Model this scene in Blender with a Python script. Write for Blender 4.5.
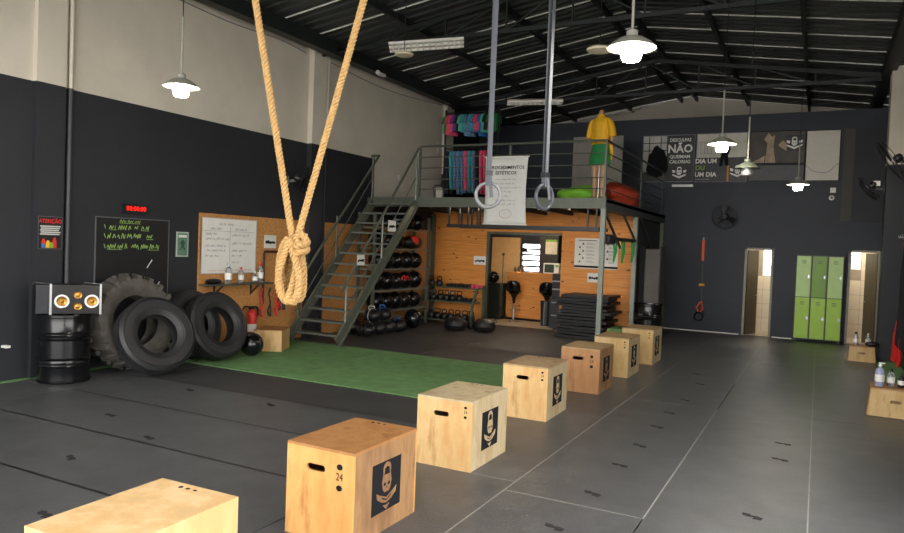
import bpy, bmesh, math, random
from mathutils import Vector, Matrix
from mathutils.geometry import tessellate_polygon
random.seed(7)
for o in list(bpy.data.objects): bpy.data.objects.remove(o)
SC = bpy.context.scene
COL = SC.collection
PI = math.pi
R = math.radians

# ---------------------------------------------------------------- camera
F_PX = 707.55
yaw, pit, rol = R(27.358), R(1.652), R(2.2215)
Fw = Vector((-math.sin(yaw)*math.cos(pit), math.cos(yaw)*math.cos(pit), -math.sin(pit)))
Rt = Vector((math.cos(yaw), math.sin(yaw), 0)); Up = Rt.cross(Fw)
Rt2 = math.cos(rol)*Rt + math.sin(rol)*Up; Up2 = -math.sin(rol)*Rt + math.cos(rol)*Up
cd = bpy.data.cameras.new('camera'); cam = bpy.data.objects.new('camera', cd); COL.objects.link(cam)
cam.matrix_world = Matrix(((Rt2.x, Up2.x, -Fw.x, 0), (Rt2.y, Up2.y, -Fw.y, 0), (Rt2.z, Up2.z, -Fw.z, 1.95), (0, 0, 0, 1)))
cd.sensor_width = 36; cd.sensor_fit = 'HORIZONTAL'; cd.lens = F_PX/904*36; cd.clip_end = 200; cd.clip_start = .05
SC.camera = cam
# ---------------------------------------------------------------- sky (overcast daylight outside the gate)
W = bpy.data.worlds.new('sky'); SC.world = W; W.use_nodes = True
bg = W.node_tree.nodes['Background']; bg.inputs[0].default_value = (1.0, .985, .96, 1); bg.inputs[1].default_value = 3.0
# ---------------------------------------------------------------- exposure
SC.view_settings.view_transform = 'Standard'; SC.view_settings.look = 'None'
SC.view_settings.gamma = 1; SC.view_settings.use_curve_mapping = False
SC.view_settings.exposure = 1.25
BULB = 160.0
ORD = 'first second third fourth fifth sixth seventh eighth ninth tenth eleventh twelfth thirteenth fourteenth fifteenth sixteenth'.split()

# ---------------------------------------------------------------- materials
def lin(h):
    h = h.lstrip('#'); r = []
    for i in (0, 2, 4):
        c = int(h[i:i+2], 16)/255
        r.append(c/12.92 if c <= .04045 else ((c+.055)/1.055)**2.4)
    return (*r, 1)
MATS = {}
def mat(name, col, rough=.6, metal=0, var=.12, scale=6, bump=0, bscale=40, emit=0, spec=.5, col2=None, stretch=None, alpha=None, trans=0):
    if name in MATS: return MATS[name]
    m = bpy.data.materials.new(name); m.use_nodes = True; MATS[name] = m
    nt = m.node_tree; b = nt.nodes['Principled BSDF']; c = lin(col)
    b.inputs['Roughness'].default_value = rough; b.inputs['Metallic'].default_value = metal
    b.inputs['Specular IOR Level'].default_value = spec
    b.inputs['Base Color'].default_value = c
    if trans: b.inputs['Transmission Weight'].default_value = trans
    if emit:
        b.inputs['Emission Color'].default_value = c; b.inputs['Emission Strength'].default_value = emit
    tc = nt.nodes.new('ShaderNodeTexCoord'); mp = nt.nodes.new('ShaderNodeMapping')
    nt.links.new(tc.outputs['Object'], mp.inputs[0])
    if stretch: mp.inputs['Scale'].default_value = stretch
    if var or col2:
        n = nt.nodes.new('ShaderNodeTexNoise'); n.inputs['Scale'].default_value = scale; n.inputs['Detail'].default_value = 5
        n.inputs['Roughness'].default_value = .65
        nt.links.new(mp.outputs[0], n.inputs['Vector'])
        rp = nt.nodes.new('ShaderNodeValToRGB'); nt.links.new(n.outputs[0], rp.inputs[0])
        c2 = lin(col2) if col2 else tuple(min(1, x*(1+var)) for x in c[:3])+(1,)
        c1 = c if col2 else tuple(x*(1-var) for x in c[:3])+(1,)
        rp.color_ramp.elements[0].position = .3; rp.color_ramp.elements[1].position = .7
        rp.color_ramp.elements[0].color = c1; rp.color_ramp.elements[1].color = c2
        nt.links.new(rp.outputs[0], b.inputs['Base Color'])
    if bump:
        n2 = nt.nodes.new('ShaderNodeTexNoise'); n2.inputs['Scale'].default_value = bscale; n2.inputs['Detail'].default_value = 3
        nt.links.new(mp.outputs[0], n2.inputs['Vector'])
        bp = nt.nodes.new('ShaderNodeBump'); bp.inputs['Strength'].default_value = bump; bp.inputs['Distance'].default_value = .01
        nt.links.new(n2.outputs[0], bp.inputs['Height']); nt.links.new(bp.outputs[0], b.inputs['Normal'])
    return m
def knotty(name, base, dark, knot, kscale=3.2, stretch=(1, 1, 1)):
    """pine boards: grain along x with dark knots"""
    m = mat(name, base, .55, var=0); nt = m.node_tree; b = nt.nodes['Principled BSDF']
    tc = [n for n in nt.nodes if n.type == 'TEX_COORD'][0]
    info = nt.nodes.new('ShaderNodeObjectInfo')
    add = nt.nodes.new('ShaderNodeVectorMath'); add.operation = 'ADD'
    sc = nt.nodes.new('ShaderNodeVectorMath'); sc.operation = 'SCALE'; sc.inputs[3].default_value = 37
    cmb = nt.nodes.new('ShaderNodeCombineXYZ')
    nt.links.new(info.outputs['Random'], cmb.inputs[0]); nt.links.new(info.outputs['Random'], cmb.inputs[2])
    nt.links.new(cmb.outputs[0], sc.inputs[0]); nt.links.new(tc.outputs['Object'], add.inputs[0]); nt.links.new(sc.outputs[0], add.inputs[1])
    mp = nt.nodes.new('ShaderNodeMapping'); mp.inputs['Scale'].default_value = (.5*stretch[0], 3, 12); nt.links.new(add.outputs[0], mp.inputs[0])
    n = nt.nodes.new('ShaderNodeTexNoise'); n.inputs['Scale'].default_value = 3; n.inputs['Detail'].default_value = 4
    nt.links.new(mp.outputs[0], n.inputs['Vector'])
    rp = nt.nodes.new('ShaderNodeValToRGB'); rp.color_ramp.elements[0].position = .35; rp.color_ramp.elements[1].position = .65
    rp.color_ramp.elements[0].color = lin(dark); rp.color_ramp.elements[1].color = lin(base); nt.links.new(n.outputs[0], rp.inputs[0])
    mp2 = nt.nodes.new('ShaderNodeMapping'); mp2.inputs['Scale'].default_value = (.6, 1, 1.5); nt.links.new(add.outputs[0], mp2.inputs[0])
    v = nt.nodes.new('ShaderNodeTexVoronoi'); v.inputs['Scale'].default_value = kscale; nt.links.new(mp2.outputs[0], v.inputs['Vector'])
    r2 = nt.nodes.new('ShaderNodeValToRGB'); r2.color_ramp.elements[0].position = .08; r2.color_ramp.elements[1].position = .14
    r2.color_ramp.elements[0].color = (1, 1, 1, 1); r2.color_ramp.elements[1].color = (0, 0, 0, 1); nt.links.new(v.outputs['Distance'], r2.inputs[0])
    mx = nt.nodes.new('ShaderNodeMix'); mx.data_type = 'RGBA'
    nt.links.new(r2.outputs[0], mx.inputs[0]); nt.links.new(rp.outputs[0], mx.inputs[6]); mx.inputs[7].default_value = lin(knot)
    nt.links.new(mx.outputs[2], b.inputs['Base Color'])
    return m
M = {}
M['white'] = mat('white_wall', '#d0c8ba', .8, var=.07, scale=1.2, bump=.15, bscale=30)
M['dark'] = mat('charcoal_wall', '#23252b', .62, var=.14, scale=1.5, bump=.2, bscale=25)
M['navy'] = mat('navy_wall', '#262b36', .6, var=.12, scale=1.5, bump=.2, bscale=25)
M['rubber'] = mat('rubber_mat', '#4f5052', .40, var=.2, scale=2.6, bump=.3, bscale=60, spec=.5)
M['rubber_black'] = mat('rubber_black', '#3d3d3e', .55, var=.18, scale=2.2, bump=.25, bscale=90, spec=.4)
M['slab'] = mat('slab', '#1c1c1d', .9)
M['dust'] = mat('joint_dust', '#9a9892', .9)
M['mark'] = mat('mark_print', '#202021', .8)
M['turf'] = mat('turf', '#668f56', .9, var=.2, scale=5, bump=.8, bscale=260)
M['roof'] = mat('roof_sheet', '#474a4a', .42, metal=.4, var=.25, scale=3)
M['seam'] = mat('roof_lap_light', '#e9e9e4', .4, metal=0)  # near-white colour standing for light along the roof laps
M['beam'] = mat('steel_beam_dark', '#181f1f', .5, var=.2)
M['gsteel'] = mat('green_grey_steel', '#5a5f54', .45, metal=.2, var=.15)
M['gpost'] = mat('grey_post', '#7c8179', .45, metal=.2, var=.12)
M['steel'] = mat('steel', '#a7a9ab', .28, metal=.9)
M['black'] = mat('black_paint', '#141416', .42, var=.2)
M['blackgloss'] = mat('black_gloss', '#0e0f12', .22, var=.15)
M['tyre'] = mat('tyre_rubber', '#232325', .5, var=.25, scale=9, bump=.2)
M['tyre_old'] = mat('tyre_rubber_dusty', '#4f4b46', .75, var=.3, scale=7, bump=.3)
M['ply'] = mat('plywood', '#d3ad78', .55, var=.0, scale=5, col2='#e3c595', stretch=(1, 1, .25))
M['cream'] = mat('cream', '#d8cdb4', .6)
M['paper'] = mat('paper', '#dcdcd8', .7, var=.03)
M['ink'] = mat('ink', '#1a1a1d', .95, var=0, spec=.2)
M['inkgrey'] = mat('ink_grey', '#7d7b86', .7, var=0)
M['wht'] = mat('white_paint', '#e6e4de', .45, var=.04)
M['red'] = mat('red', '#d02a26', .45, var=.08)
M['orange'] = mat('orange', '#e0562a', .5, var=.08)
M['yellow'] = mat('yellow', '#e6ae1a', .6, var=.08)
M['blue'] = mat('blue', '#2d6cae', .55, var=.1)
M['teal'] = mat('teal', '#2f9aa0', .65)
M['pink'] = mat('pink', '#e0476f', .65)
M['greencloth'] = mat('green_cloth', '#1f7a3e', .75)
M['lime'] = mat('lime', '#79ab2b', .6)
M['chalk'] = mat('chalk_green', '#93b560', .8, var=0)
M['chalkw'] = mat('chalk_white', '#c9c9c4', .8, var=0)
M['pine'] = knotty('pine_boards', '#dd9646', '#c87c32', '#4d220c', 4.6)
M['osb'] = mat('osb_board', '#a56a35', .75, var=0, scale=26, col2='#d09a5c', bump=.2)
M['beige'] = mat('beige_tile_floor', '#b3a691', .4, var=.08, scale=3)
M['tile'] = mat('wall_tile', '#cfc4ae', .3, var=.06, scale=2)
M['grout'] = mat('grout', '#8d8678', .9)
M['rope'] = mat('sisal_rope', '#b8935e', .85, var=.18, scale=60, bump=.5, bscale=200)
M['skin'] = mat('mannequin_skin', '#b58d6c', .5, var=.05)
M['led'] = mat('red_led', '#ff1c10', .5, var=0, emit=.7)
M['bulb'] = mat('lit_bulb', '#fff6e4', .4, var=0, emit=BULB)
M['shade'] = mat('lamp_shade', '#8a897f', .4, var=.05)
M['shadein'] = mat('lamp_shade_inside', '#efeae0', .4, var=.02)
M['glass'] = mat('clear_plastic', '#dfe8ec', .1, var=0, trans=.85)
M['alu'] = mat('aluminium', '#b5b5b2', .4, metal=.5)
M['gold'] = mat('gold_cone', '#b8863a', .3, metal=.7)
M['gate'] = mat('pavement', '#a5a29b', .9)
M['photo_grey'] = mat('poster_photo_grey', '#b5b5b0', .5, var=.3, scale=3)
M['photo_sepia'] = mat('poster_photo_sepia', '#3b3129', .5, var=.5, scale=3)
M['board'] = mat('poster_black', '#17181b', .45, var=.1)

# ---------------------------------------------------------------- mesh helpers
class MB:
    def __init__(s): s.v = []; s.f = []; s.m = []
    def _add(s, vs, fs, mi=0):
        n = len(s.v); s.v += [tuple(p) for p in vs]; s.f += [tuple(i+n for i in f) for f in fs]; s.m += [mi]*len(fs); return s
    def box(s, x0, x1, y0, y1, z0, z1, mi=0):
        v = [(x0,y0,z0),(x1,y0,z0),(x1,y1,z0),(x0,y1,z0),(x0,y0,z1),(x1,y0,z1),(x1,y1,z1),(x0,y1,z1)]
        return s._add(v, [(0,3,2,1),(4,5,6,7),(0,1,5,4),(1,2,6,5),(2,3,7,6),(3,0,4,7)], mi)
    def cbox(s, c, d, mi=0):
        return s.box(c[0]-d[0]/2,c[0]+d[0]/2,c[1]-d[1]/2,c[1]+d[1]/2,c[2]-d[2]/2,c[2]+d[2]/2,mi)
    def bar(s, a, b, w, h, up=(0,0,1), mi=0):
        a = Vector(a); b = Vector(b); t = (b-a).normalized(); u = Vector(up)
        sd = t.cross(u)
        if sd.length < 1e-4: sd = t.cross(Vector((1,0,0)))
        sd.normalize(); u = sd.cross(t)
        v = []
        for p in (a, b):
            for i, j in ((-1,-1),(1,-1),(1,1),(-1,1)): v.append(p+sd*i*w/2+u*j*h/2)
        return s._add(v, [(0,1,2,3),(7,6,5,4),(0,4,5,1),(1,5,6,2),(2,6,7,3),(3,7,4,0)], mi)
    def tube(s, pts, r, n=8, closed=False, cap=True, mi=0, scale=None):
        P = [Vector(p) for p in pts]; N = len(P); vs = []; fs = []
        t0 = (P[1]-P[0]).normalized(); ref = Vector((0,0,1)) if abs(t0.z) < .9 else Vector((1,0,0))
        u = t0.cross(ref).normalized()
        for i in range(N):
            if closed: t = (P[(i+1)%N]-P[i-1])
            else: t = P[min(i+1,N-1)]-P[max(i-1,0)]
            t = t.normalized() if t.length > 1e-9 else t0
            u = (u-t*u.dot(t)); u = u.normalized() if u.length > 1e-6 else t.orthogonal().normalized()
            w = t.cross(u); rr = r[i] if isinstance(r, (list, tuple)) else r
            for k in range(n):
                a = 2*PI*k/n; vs.append(P[i]+(u*math.cos(a)+w*math.sin(a))*rr)
        for i in range(N if closed else N-1):
            j = (i+1) % N
            for k in range(n): l = (k+1) % n; fs.append((i*n+k, i*n+l, j*n+l, j*n+k))
        if cap and not closed: fs.append(tuple(range(n))[::-1]); fs.append(tuple((N-1)*n+k for k in range(n)))
        return s._add(vs, fs, mi)
    def lathe(s, prof, n=24, T=None, mi=0, closed=False, sx=1, sy=1):
        vs = []; fs = []; N = len(prof)
        for (r, z) in prof:
            for k in range(n):
                a = 2*PI*k/n; p = Vector((r*math.cos(a)*sx, r*math.sin(a)*sy, z)); vs.append(T @ p if T else p)
        for i in range(N if closed else N-1):
            j = (i+1) % N
            for k in range(n): l = (k+1) % n; fs.append((i*n+k, i*n+l, j*n+l, j*n+k))
        if not closed:
            if prof[0][0] > 1e-6: fs.append(tuple(range(n))[::-1])
            if prof[-1][0] > 1e-6: fs.append(tuple((N-1)*n+k for k in range(n)))
        return s._add(vs, fs, mi)
    def loft(s, rings, n=16, mi=0, wave=0, wn=5, T=None):
        """rings: (z, cx, cy, rx, ry)"""
        vs = []; fs = []; N = len(rings)
        for i, (z, cx, cy, rx, ry) in enumerate(rings):
            for k in range(n):
                a = 2*PI*k/n; w = 1+wave*math.sin(wn*a+i*.4)
                p = Vector((cx+rx*w*math.cos(a), cy+ry*w*math.sin(a), z)); vs.append(T @ p if T else p)
        for i in range(N-1):
            for k in range(n): l = (k+1) % n; fs.append((i*n+k, i*n+l, (i+1)*n+l, (i+1)*n+k))
        fs.append(tuple(range(n))[::-1]); fs.append(tuple((N-1)*n+k for k in range(n)))
        return s._add(vs, fs, mi)
    def sphere(s, c, r, n=16, m=10, sc=(1,1,1), mi=0):
        prof = [(r*math.sin(PI*i/m), -r*math.cos(PI*i/m)) for i in range(m+1)]
        prof[0] = (1e-7, -r); prof[-1] = (1e-7, r)
        return s.lathe(prof, n, Matrix.Translation(c) @ Matrix.Diagonal((*sc, 1)), mi)
    def plate(s, outer, holes=(), y0=0, y1=-.001, mi=0, T=None):
        """polygon in local xz, extruded from y0 to y1 (y1 is the visible side)"""
        loops = [outer]+list(holes); flat = [p for l in loops for p in l]
        tris = tessellate_polygon([[Vector((p[0], p[1], 0)) for p in l] for l in loops])
        n = len(flat); vs = [Vector((p[0], y0, p[1])) for p in flat]+[Vector((p[0], y1, p[1])) for p in flat]
        if T: vs = [T @ v for v in vs]
        fs = []
        for a, b, c in tris:
            p, q, r_ = flat[a], flat[b], flat[c]
            ccw = (q[0]-p[0])*(r_[1]-p[1])-(q[1]-p[1])*(r_[0]-p[0]) > 0
            if not ccw: b, c = c, b
            fs.append((a+n, b+n, c+n)); fs.append((a, c, b))
        o = 0
        for l in loops:
            k = len(l)
            for i in range(k): j = (i+1) % k; fs.append((o+i, o+j, o+j+n, o+i+n))
            o += k
        return s._add(vs, fs, mi)
    def build(s, name, m, parent=None, smooth=False, bev=0, loc=None, recalc=False):
        me = bpy.data.meshes.new(name); me.from_pydata(s.v, [], s.f)
        for x in (m if isinstance(m, (list, tuple)) else [m]): me.materials.append(M[x] if isinstance(x, str) else x)
        if any(s.m): me.polygons.foreach_set('material_index', s.m)
        bm = bmesh.new(); bm.from_mesh(me); bmesh.ops.recalc_face_normals(bm, faces=bm.faces); bm.to_mesh(me); bm.free()
        if smooth:
            me.polygons.foreach_set('use_smooth', [True]*len(me.polygons)); me.set_sharp_from_angle(angle=R(42))
        me.update()
        o = bpy.data.objects.new(name, me); COL.objects.link(o)
        if parent: o.parent = parent
        if loc: o.location = loc
        if bev:
            md = o.modifiers.new('bevel', 'BEVEL'); md.width = bev; md.segments = 2; md.limit_method = 'ANGLE'
        return o
def B(*a): return MB().box(*a)
def tag(o, label=None, cat=None, group=None, kind=None):
    if label: o['label'] = label
    if cat: o['category'] = cat
    if group: o['group'] = group
    if kind: o['kind'] = kind
    return o
def thing(name, label, cat, loc=(0,0,0), rz=0, group=None):
    o = bpy.data.objects.new(name, None); COL.objects.link(o); o.empty_display_size = .1
    o.location = loc; o.rotation_euler = (0, 0, rz); return tag(o, label, cat, group)
def struct(o): o['kind'] = 'structure'; return o
def sempty(name, label=None):
    o = bpy.data.objects.new(name, None); COL.objects.link(o); o['kind'] = 'structure'
    return o
def copy_tree(o, parent=None, **kw):
    c = o.copy(); COL.objects.link(c); c.parent = parent
    for ch in list(o.children): copy_tree(ch, c)
    return c
def place(proto, used, loc, rz=None, label=None, group=None):
    o = proto if not used else copy_tree(proto)
    o.location = loc
    if rz is not None: o.rotation_euler = (0, 0, rz)
    tag(o, label, None, group); return o
_tc = {}
def text(s, size, x, z, m, parent, y=-.002, name='lettering', align='CENTER', bold=0, sx=1, rot=0):
    key = (s, size, align, bold)
    cu = bpy.data.curves.new('t', 'FONT'); cu.body = s; cu.size = size; cu.align_x = align; cu.align_y = 'CENTER'
    cu.resolution_u = 2; cu.extrude = .0008; cu.offset = bold
    to = bpy.data.objects.new('t', cu); COL.objects.link(to)
    dg = bpy.context.evaluated_depsgraph_get()
    me = bpy.data.meshes.new_from_object(to.evaluated_get(dg)); bpy.data.objects.remove(to); bpy.data.curves.remove(cu)
    me.name = name; me.materials.clear(); me.materials.append(M[m])
    o = bpy.data.objects.new(name, me); COL.objects.link(o); o.parent = parent
    o.location = (x, y, z); o.rotation_euler = (PI/2, rot, 0); o.scale = (sx, 1, 1)
    return o
def scribble(mb, x0, x1, z, h, y=-.002, w=.006, rnd=random):
    """a line of hand writing as thin strokes"""
    x = x0
    while x < x1:
        L = min(rnd.uniform(.05, .14), x1-x); k = max(2, int(L/.018)); pts = []
        for i in range(k+1): pts.append((x+L*i/k, z+(h*rnd.uniform(.15, .5) if i % 2 else -h*rnd.uniform(.15, .5))))
        for a, b in zip(pts, pts[1:]): mb.bar((a[0], y, a[1]), (b[0], y, b[1]), .002, w, up=(0,0,1))
        x += L+.03
    return mb
def ell(cx, cz, rx, rz, n=20, a0=0, a1=2*PI):
    return [(cx+rx*math.cos(a0+(a1-a0)*i/n), cz+rz*math.sin(a0+(a1-a0)*i/n)) for i in range(n if abs(a1-a0-2*PI) < 1e-6 else n+1)]
def rect(x0, x1, z0, z1): return [(x0,z0),(x1,z0),(x1,z1),(x0,z1)]
# ================================================================ SETTING
XL, XR, YB, YF, YE = -9.1, 1.45, 19.04, -2.0, 22.0
ZP = 3.87
def roofz(x): return 6.68-.15*abs(x+3.6)
# ground outside the gate
struct(B(-30, 25, -30, YF-.01, -.12, -.02).build('floor_pavement', 'gate'))
# floor slab with mats as its pieces
floor = struct(B(XL-.1, XR+.1, YF, YE, -.12, 0).build('floor', 'slab'))
def mat_piece(x0, x1, y0, y1, m='rubber', g=.006, gy=None):
    gy = g if gy is None else gy
    return B(x0+g, x1-g, y0+gy, y1-gy, 0, .014).build('rubber_mat', m, floor)
def strip(x0, x1, ys, m='rubber'):
    for a, b in zip(ys, ys[1:]): mat_piece(x0, x1, a, b, m, .005)
strip(-3.22, -2.15, [-1.95, 1.2, 5.45, 9.7, 13.9, 18.98])
strip(-2.15, -1.05, [-1.95, .95, 5.22, 9.48, 14.36, 18.98])
strip(-1.05, .02, [-1.95, .5, 4.8, 9.08, 14.03, 18.98])
strip(.02, 1.05, [-1.95, 1.1, 5.4, 9.7, 14.45, 18.98])
rows = [-1.95, -.75, .3, 1.35, 2.4, 3.46, 4.5, 5.56, 6.63, 7.73]
for i, (a, b) in enumerate(zip(rows, rows[1:])):
    mat_piece(-8.07, -3.22, a, b, 'rubber_black' if i == 8 else 'rubber', .005, .014)
    if i: B(-8.07, -3.22, a-.014, a+.014, 0, .0143).build('joint_gap', M['black'], floor)
strip(-9.0, -8.07, [-1.95, 1.3, 5.5, 7.73])
rows = [10.75, 11.85, 12.95, 14.05, 15.15, 16.34]
for a, b in zip(rows, rows[1:]):
    if a > 11: B(-9.1, -3.22, a-.008, a+.008, 0, .0143).build('joint_gap', M['black'], floor)
    for x0, x1 in ((-9.1, -6.2), (-6.2, -3.22)): mat_piece(x0, x1, a, b, 'rubber_black', .005, .008)
mat_piece(-3.75, -3.22, 16.34, 18.98, 'rubber_black')
# pale dust packed in the joints of the long strips
for x, y0, y1 in ((-2.15, -1.95, 18.9), (-1.05, 5.22, 9.48), (-1.05, 11.6, 18.9), (.02, -1.95, 18.9)):
    B(x-.008, x+.008, y0, y1, 0, .0135).build('joint_dust', 'dust', floor)
for x0, x1, y in ((-2.15, -1.05, 5.22), (-2.15, -1.05, 9.48), (-1.05, .02, 14.03), (-3.1, -2.15, 5.45), (-1.05, .02, 9.08)):
    B(x0, x1, y-.007, y+.007, 0, .0135).build('joint_dust', 'dust', floor)
B(.02, .95, 9.69, 9.715, 0, .013).build('joint_dark', 'slab', floor)  # dark strip along the mat joint
# worn printed marks on the mats
mk = MB().plate([(-.08,-.03),(-.03,-.035),(-.01,-.015),(.03,-.02),(.075,-.005),(.07,.05),(.015,.055),(.01,.02),(-.035,.03),(-.07,.015)], (), 0, .001, T=Matrix.Rotation(PI/2, 4, 'X') @ Matrix.Scale(1, 4))
mk0 = None
for (x, y) in [(-1.55,4.71),(-1.52,5.54),(-1.52,6.42),(-1.51,7.19),(-1.52,8.09),(-1.53,8.9),(-1.5,9.82),(-5.58,4.65),(-5.6,3.87),(-6.94,6.38),(-5.6,6.36),(-.35,5.73),(-.24,7.51),(-.24,8.17),(-1.5,11.2),(-1.7,12.1),(-4.6,3.0),(-6.6,5.0)]:
    if mk0 is None: mk0 = o = mk.build('printed_mark', 'mark', floor)
    else: o = mk0.copy(); COL.objects.link(o); o.parent = floor
    o.location = (x, y, .0152); o.rotation_euler = (0, 0, R(random.uniform(-12, 12)+ (0 if x > -3 else 0)))
# artificial turf
for (x0, x1, y0, y1) in ((XL, -6.7, 7.75, 10.73), (-6.69, -3.24, 7.75, 10.73), (XL, -9.01, -1.95, 7.7), (1.06, XR, -1.95, 18.9)):
    B(x0, x1, y0, y1, 0, .02).build('turf_strip', 'turf', floor)
# kitchen floor tiles
for i in range(9):
    for j in range(5):
        x0 = -9.1+i*.59; y0 = 16.36+j*.535
        B(x0+.004, x0+.586, y0+.004, y0+.531, 0, .012).build('floor_tile', 'beige', floor)
for i in range(12):
    x0 = -1.9+i*.28
    for j in range(4): B(x0+.003, x0+.277, 19.22+j*.34, 19.55+j*.34, 0, .012).build('floor_tile', 'beige', floor)

# walls -----------------------------------------------------------
def split_wall(name, x0, x1, ysplit=None):
    mb = MB()
    mb.box(x0, x1, YF, 13.55, 0, ZP, 1); mb.box(x0, x1, YF, 13.55, ZP, 5.8, 0); mb.box(x0, x1, 13.55, 17.0, 0, 2.95, 1); mb.box(x0, x1, 13.55, 17.0, 2.95, 5.8, 0); mb.box(x0, x1, 17.0, YE, 0, 5.8, 1)
    return struct(mb.build(name, ['white', 'dark']))
wl = split_wall('wall_left', XL-.18, XL)
# the right wall gets an added, unseen side gate to light the boxes
mb = MB(); G0, G1, GZ = -.5, 6.0, 3.6
for a, b in ((YF, G0), (G1, 17.0)): mb.box(XR, XR+.18, a, b, 0, ZP, 1)
mb.box(XR, XR+.18, G0, G1, GZ, ZP, 1); mb.box(XR, XR+.18, YF, 17.0, ZP, 5.8, 0); mb.box(XR, XR+.18, 17.0, YE, 0, 5.8, 1)
wr = struct(mb.build('wall_right', ['white', 'dark']))
struct(B(XR+.18, 25, YF-.01, 25, -.12, -.02).build('floor_pavement_side', 'gate'))
def column(n, x0, x1, y0, y1, parent):
    mb = MB(); mb.box(x0, x1, y0, y1, 0, ZP, 1); mb.box(x0, x1, y0, y1, ZP, 5.78, 0)
    return struct(mb.build('trim_%d' % n, ['white', 'dark']))
column(1, XL, XL+.07, 5.64, 6.04, wl); column(2, XL, XL+.12, 11.14, 11.55, wl); column(3, XL, XL+.12, 16.75, 17.15, wl)
column(4, XR-.35, XR, 16.2, 16.65, wr); column(6, XR-.35, XR, 10.9, 11.35, wr)
# back wall with two doorways and a kitchen window
def grid_wall(name, x0, x1, z0, z1, y0, y1, holes, m):
    xs = sorted({x0, x1, *[h[0] for h in holes], *[h[1] for h in holes]}); zs = sorted({z0, z1, *[h[2] for h in holes], *[h[3] for h in holes]})
    mb = MB()
    for a, b in zip(xs, xs[1:]):
        run = None
        for c, d in zip(zs, zs[1:]):
            mx, mz = (a+b)/2, (c+d)/2
            if any(h[0] < mx < h[1] and h[2] < mz < h[3] for h in holes): continue
            mb.box(a, b, y0, y1, c, d)
    return struct(mb.build(name, m))
D1 = (-1.64, -.98, 0, 2.2); D2 = (.62, 1.28, 0, 2.22); KW = (-7.62, -6.93, 1.29, 2.12)
wb = grid_wall('wall_back', XL, XR, 0, 5.5, YB, YB+.16, [D1, D2, KW], 'navy')
# gable behind the back wall, left open below, unseen, to let daylight in
mb = MB()
mb.plate([(XL-.15, 2.8), (XR+.15, 2.8), (XR+.15, roofz(XR)-.02), (-3.6, roofz(-3.6)-.02), (XL-.15, roofz(XL)-.02)], (), YE+.1, YE)
struct(mb.build('wall_gable', 'white'))
struct(B(XL, XR, YB+.16, YE, 2.82, 2.95).build('ceiling_light_blocker', 'white'))  # unseen slab, added to keep daylight off the far roof
# front wall of the hall: a wide open gateway behind the camera
GATE = (-8.9, 1.3, 0, 5.5)
mb = MB(); mb.box(XL, GATE[0], YF-.2, YF, 0, 5.8); mb.box(GATE[1], XR, YF-.2, YF, 0, 5.8); mb.box(GATE[0], GATE[1], YF-.2, YF, GATE[3], 5.8)
mb.plate([(XL-.15, 5.8), (XR+.15, 5.8), (XR+.15, roofz(XR)-.02), (-3.6, roofz(-3.6)-.02), (XL-.15, roofz(XL)-.02)], (), YF-.2, YF)
struct(mb.build('wall_front', 'white'))
# trims: thin pale skirting line at the back wall, paint pipe on left wall
struct(B(-3.55, -1.7, YB-.012, YB, .0, .035).build('baseboard_back', 'wht'))
struct(B(-.94, -.5, YB-.012, YB, .0, .035).build('baseboard_back_middle', 'wht'))
mb = MB(); mb.tube([(XL+.05, 6.12, .02), (XL+.05, 6.12, ZP)], .035, 10, mi=1); mb.tube([(XL+.05, 6.12, ZP), (XL+.05, 6.12, 5.7)], .03, 10)
tag(mb.build('wall_pipe', ['white', mat('pipe_dark', '#33353a', .5)], None, True), 'vertical pipe beside the column with the red warning poster', 'pipe')
mb = MB(); mb.tube([(XL+.05, 11.68, .02), (XL+.05, 11.68, ZP)], .03, 10, mi=1); mb.tube([(XL+.05, 11.68, ZP), (XL+.05, 11.68, 5.7)], .03, 10)
tag(mb.build('wall_pipe', ['wht', 'dark'], None, True), 'vertical pipe on left wall behind the staircase, white at the top', 'pipe')
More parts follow.
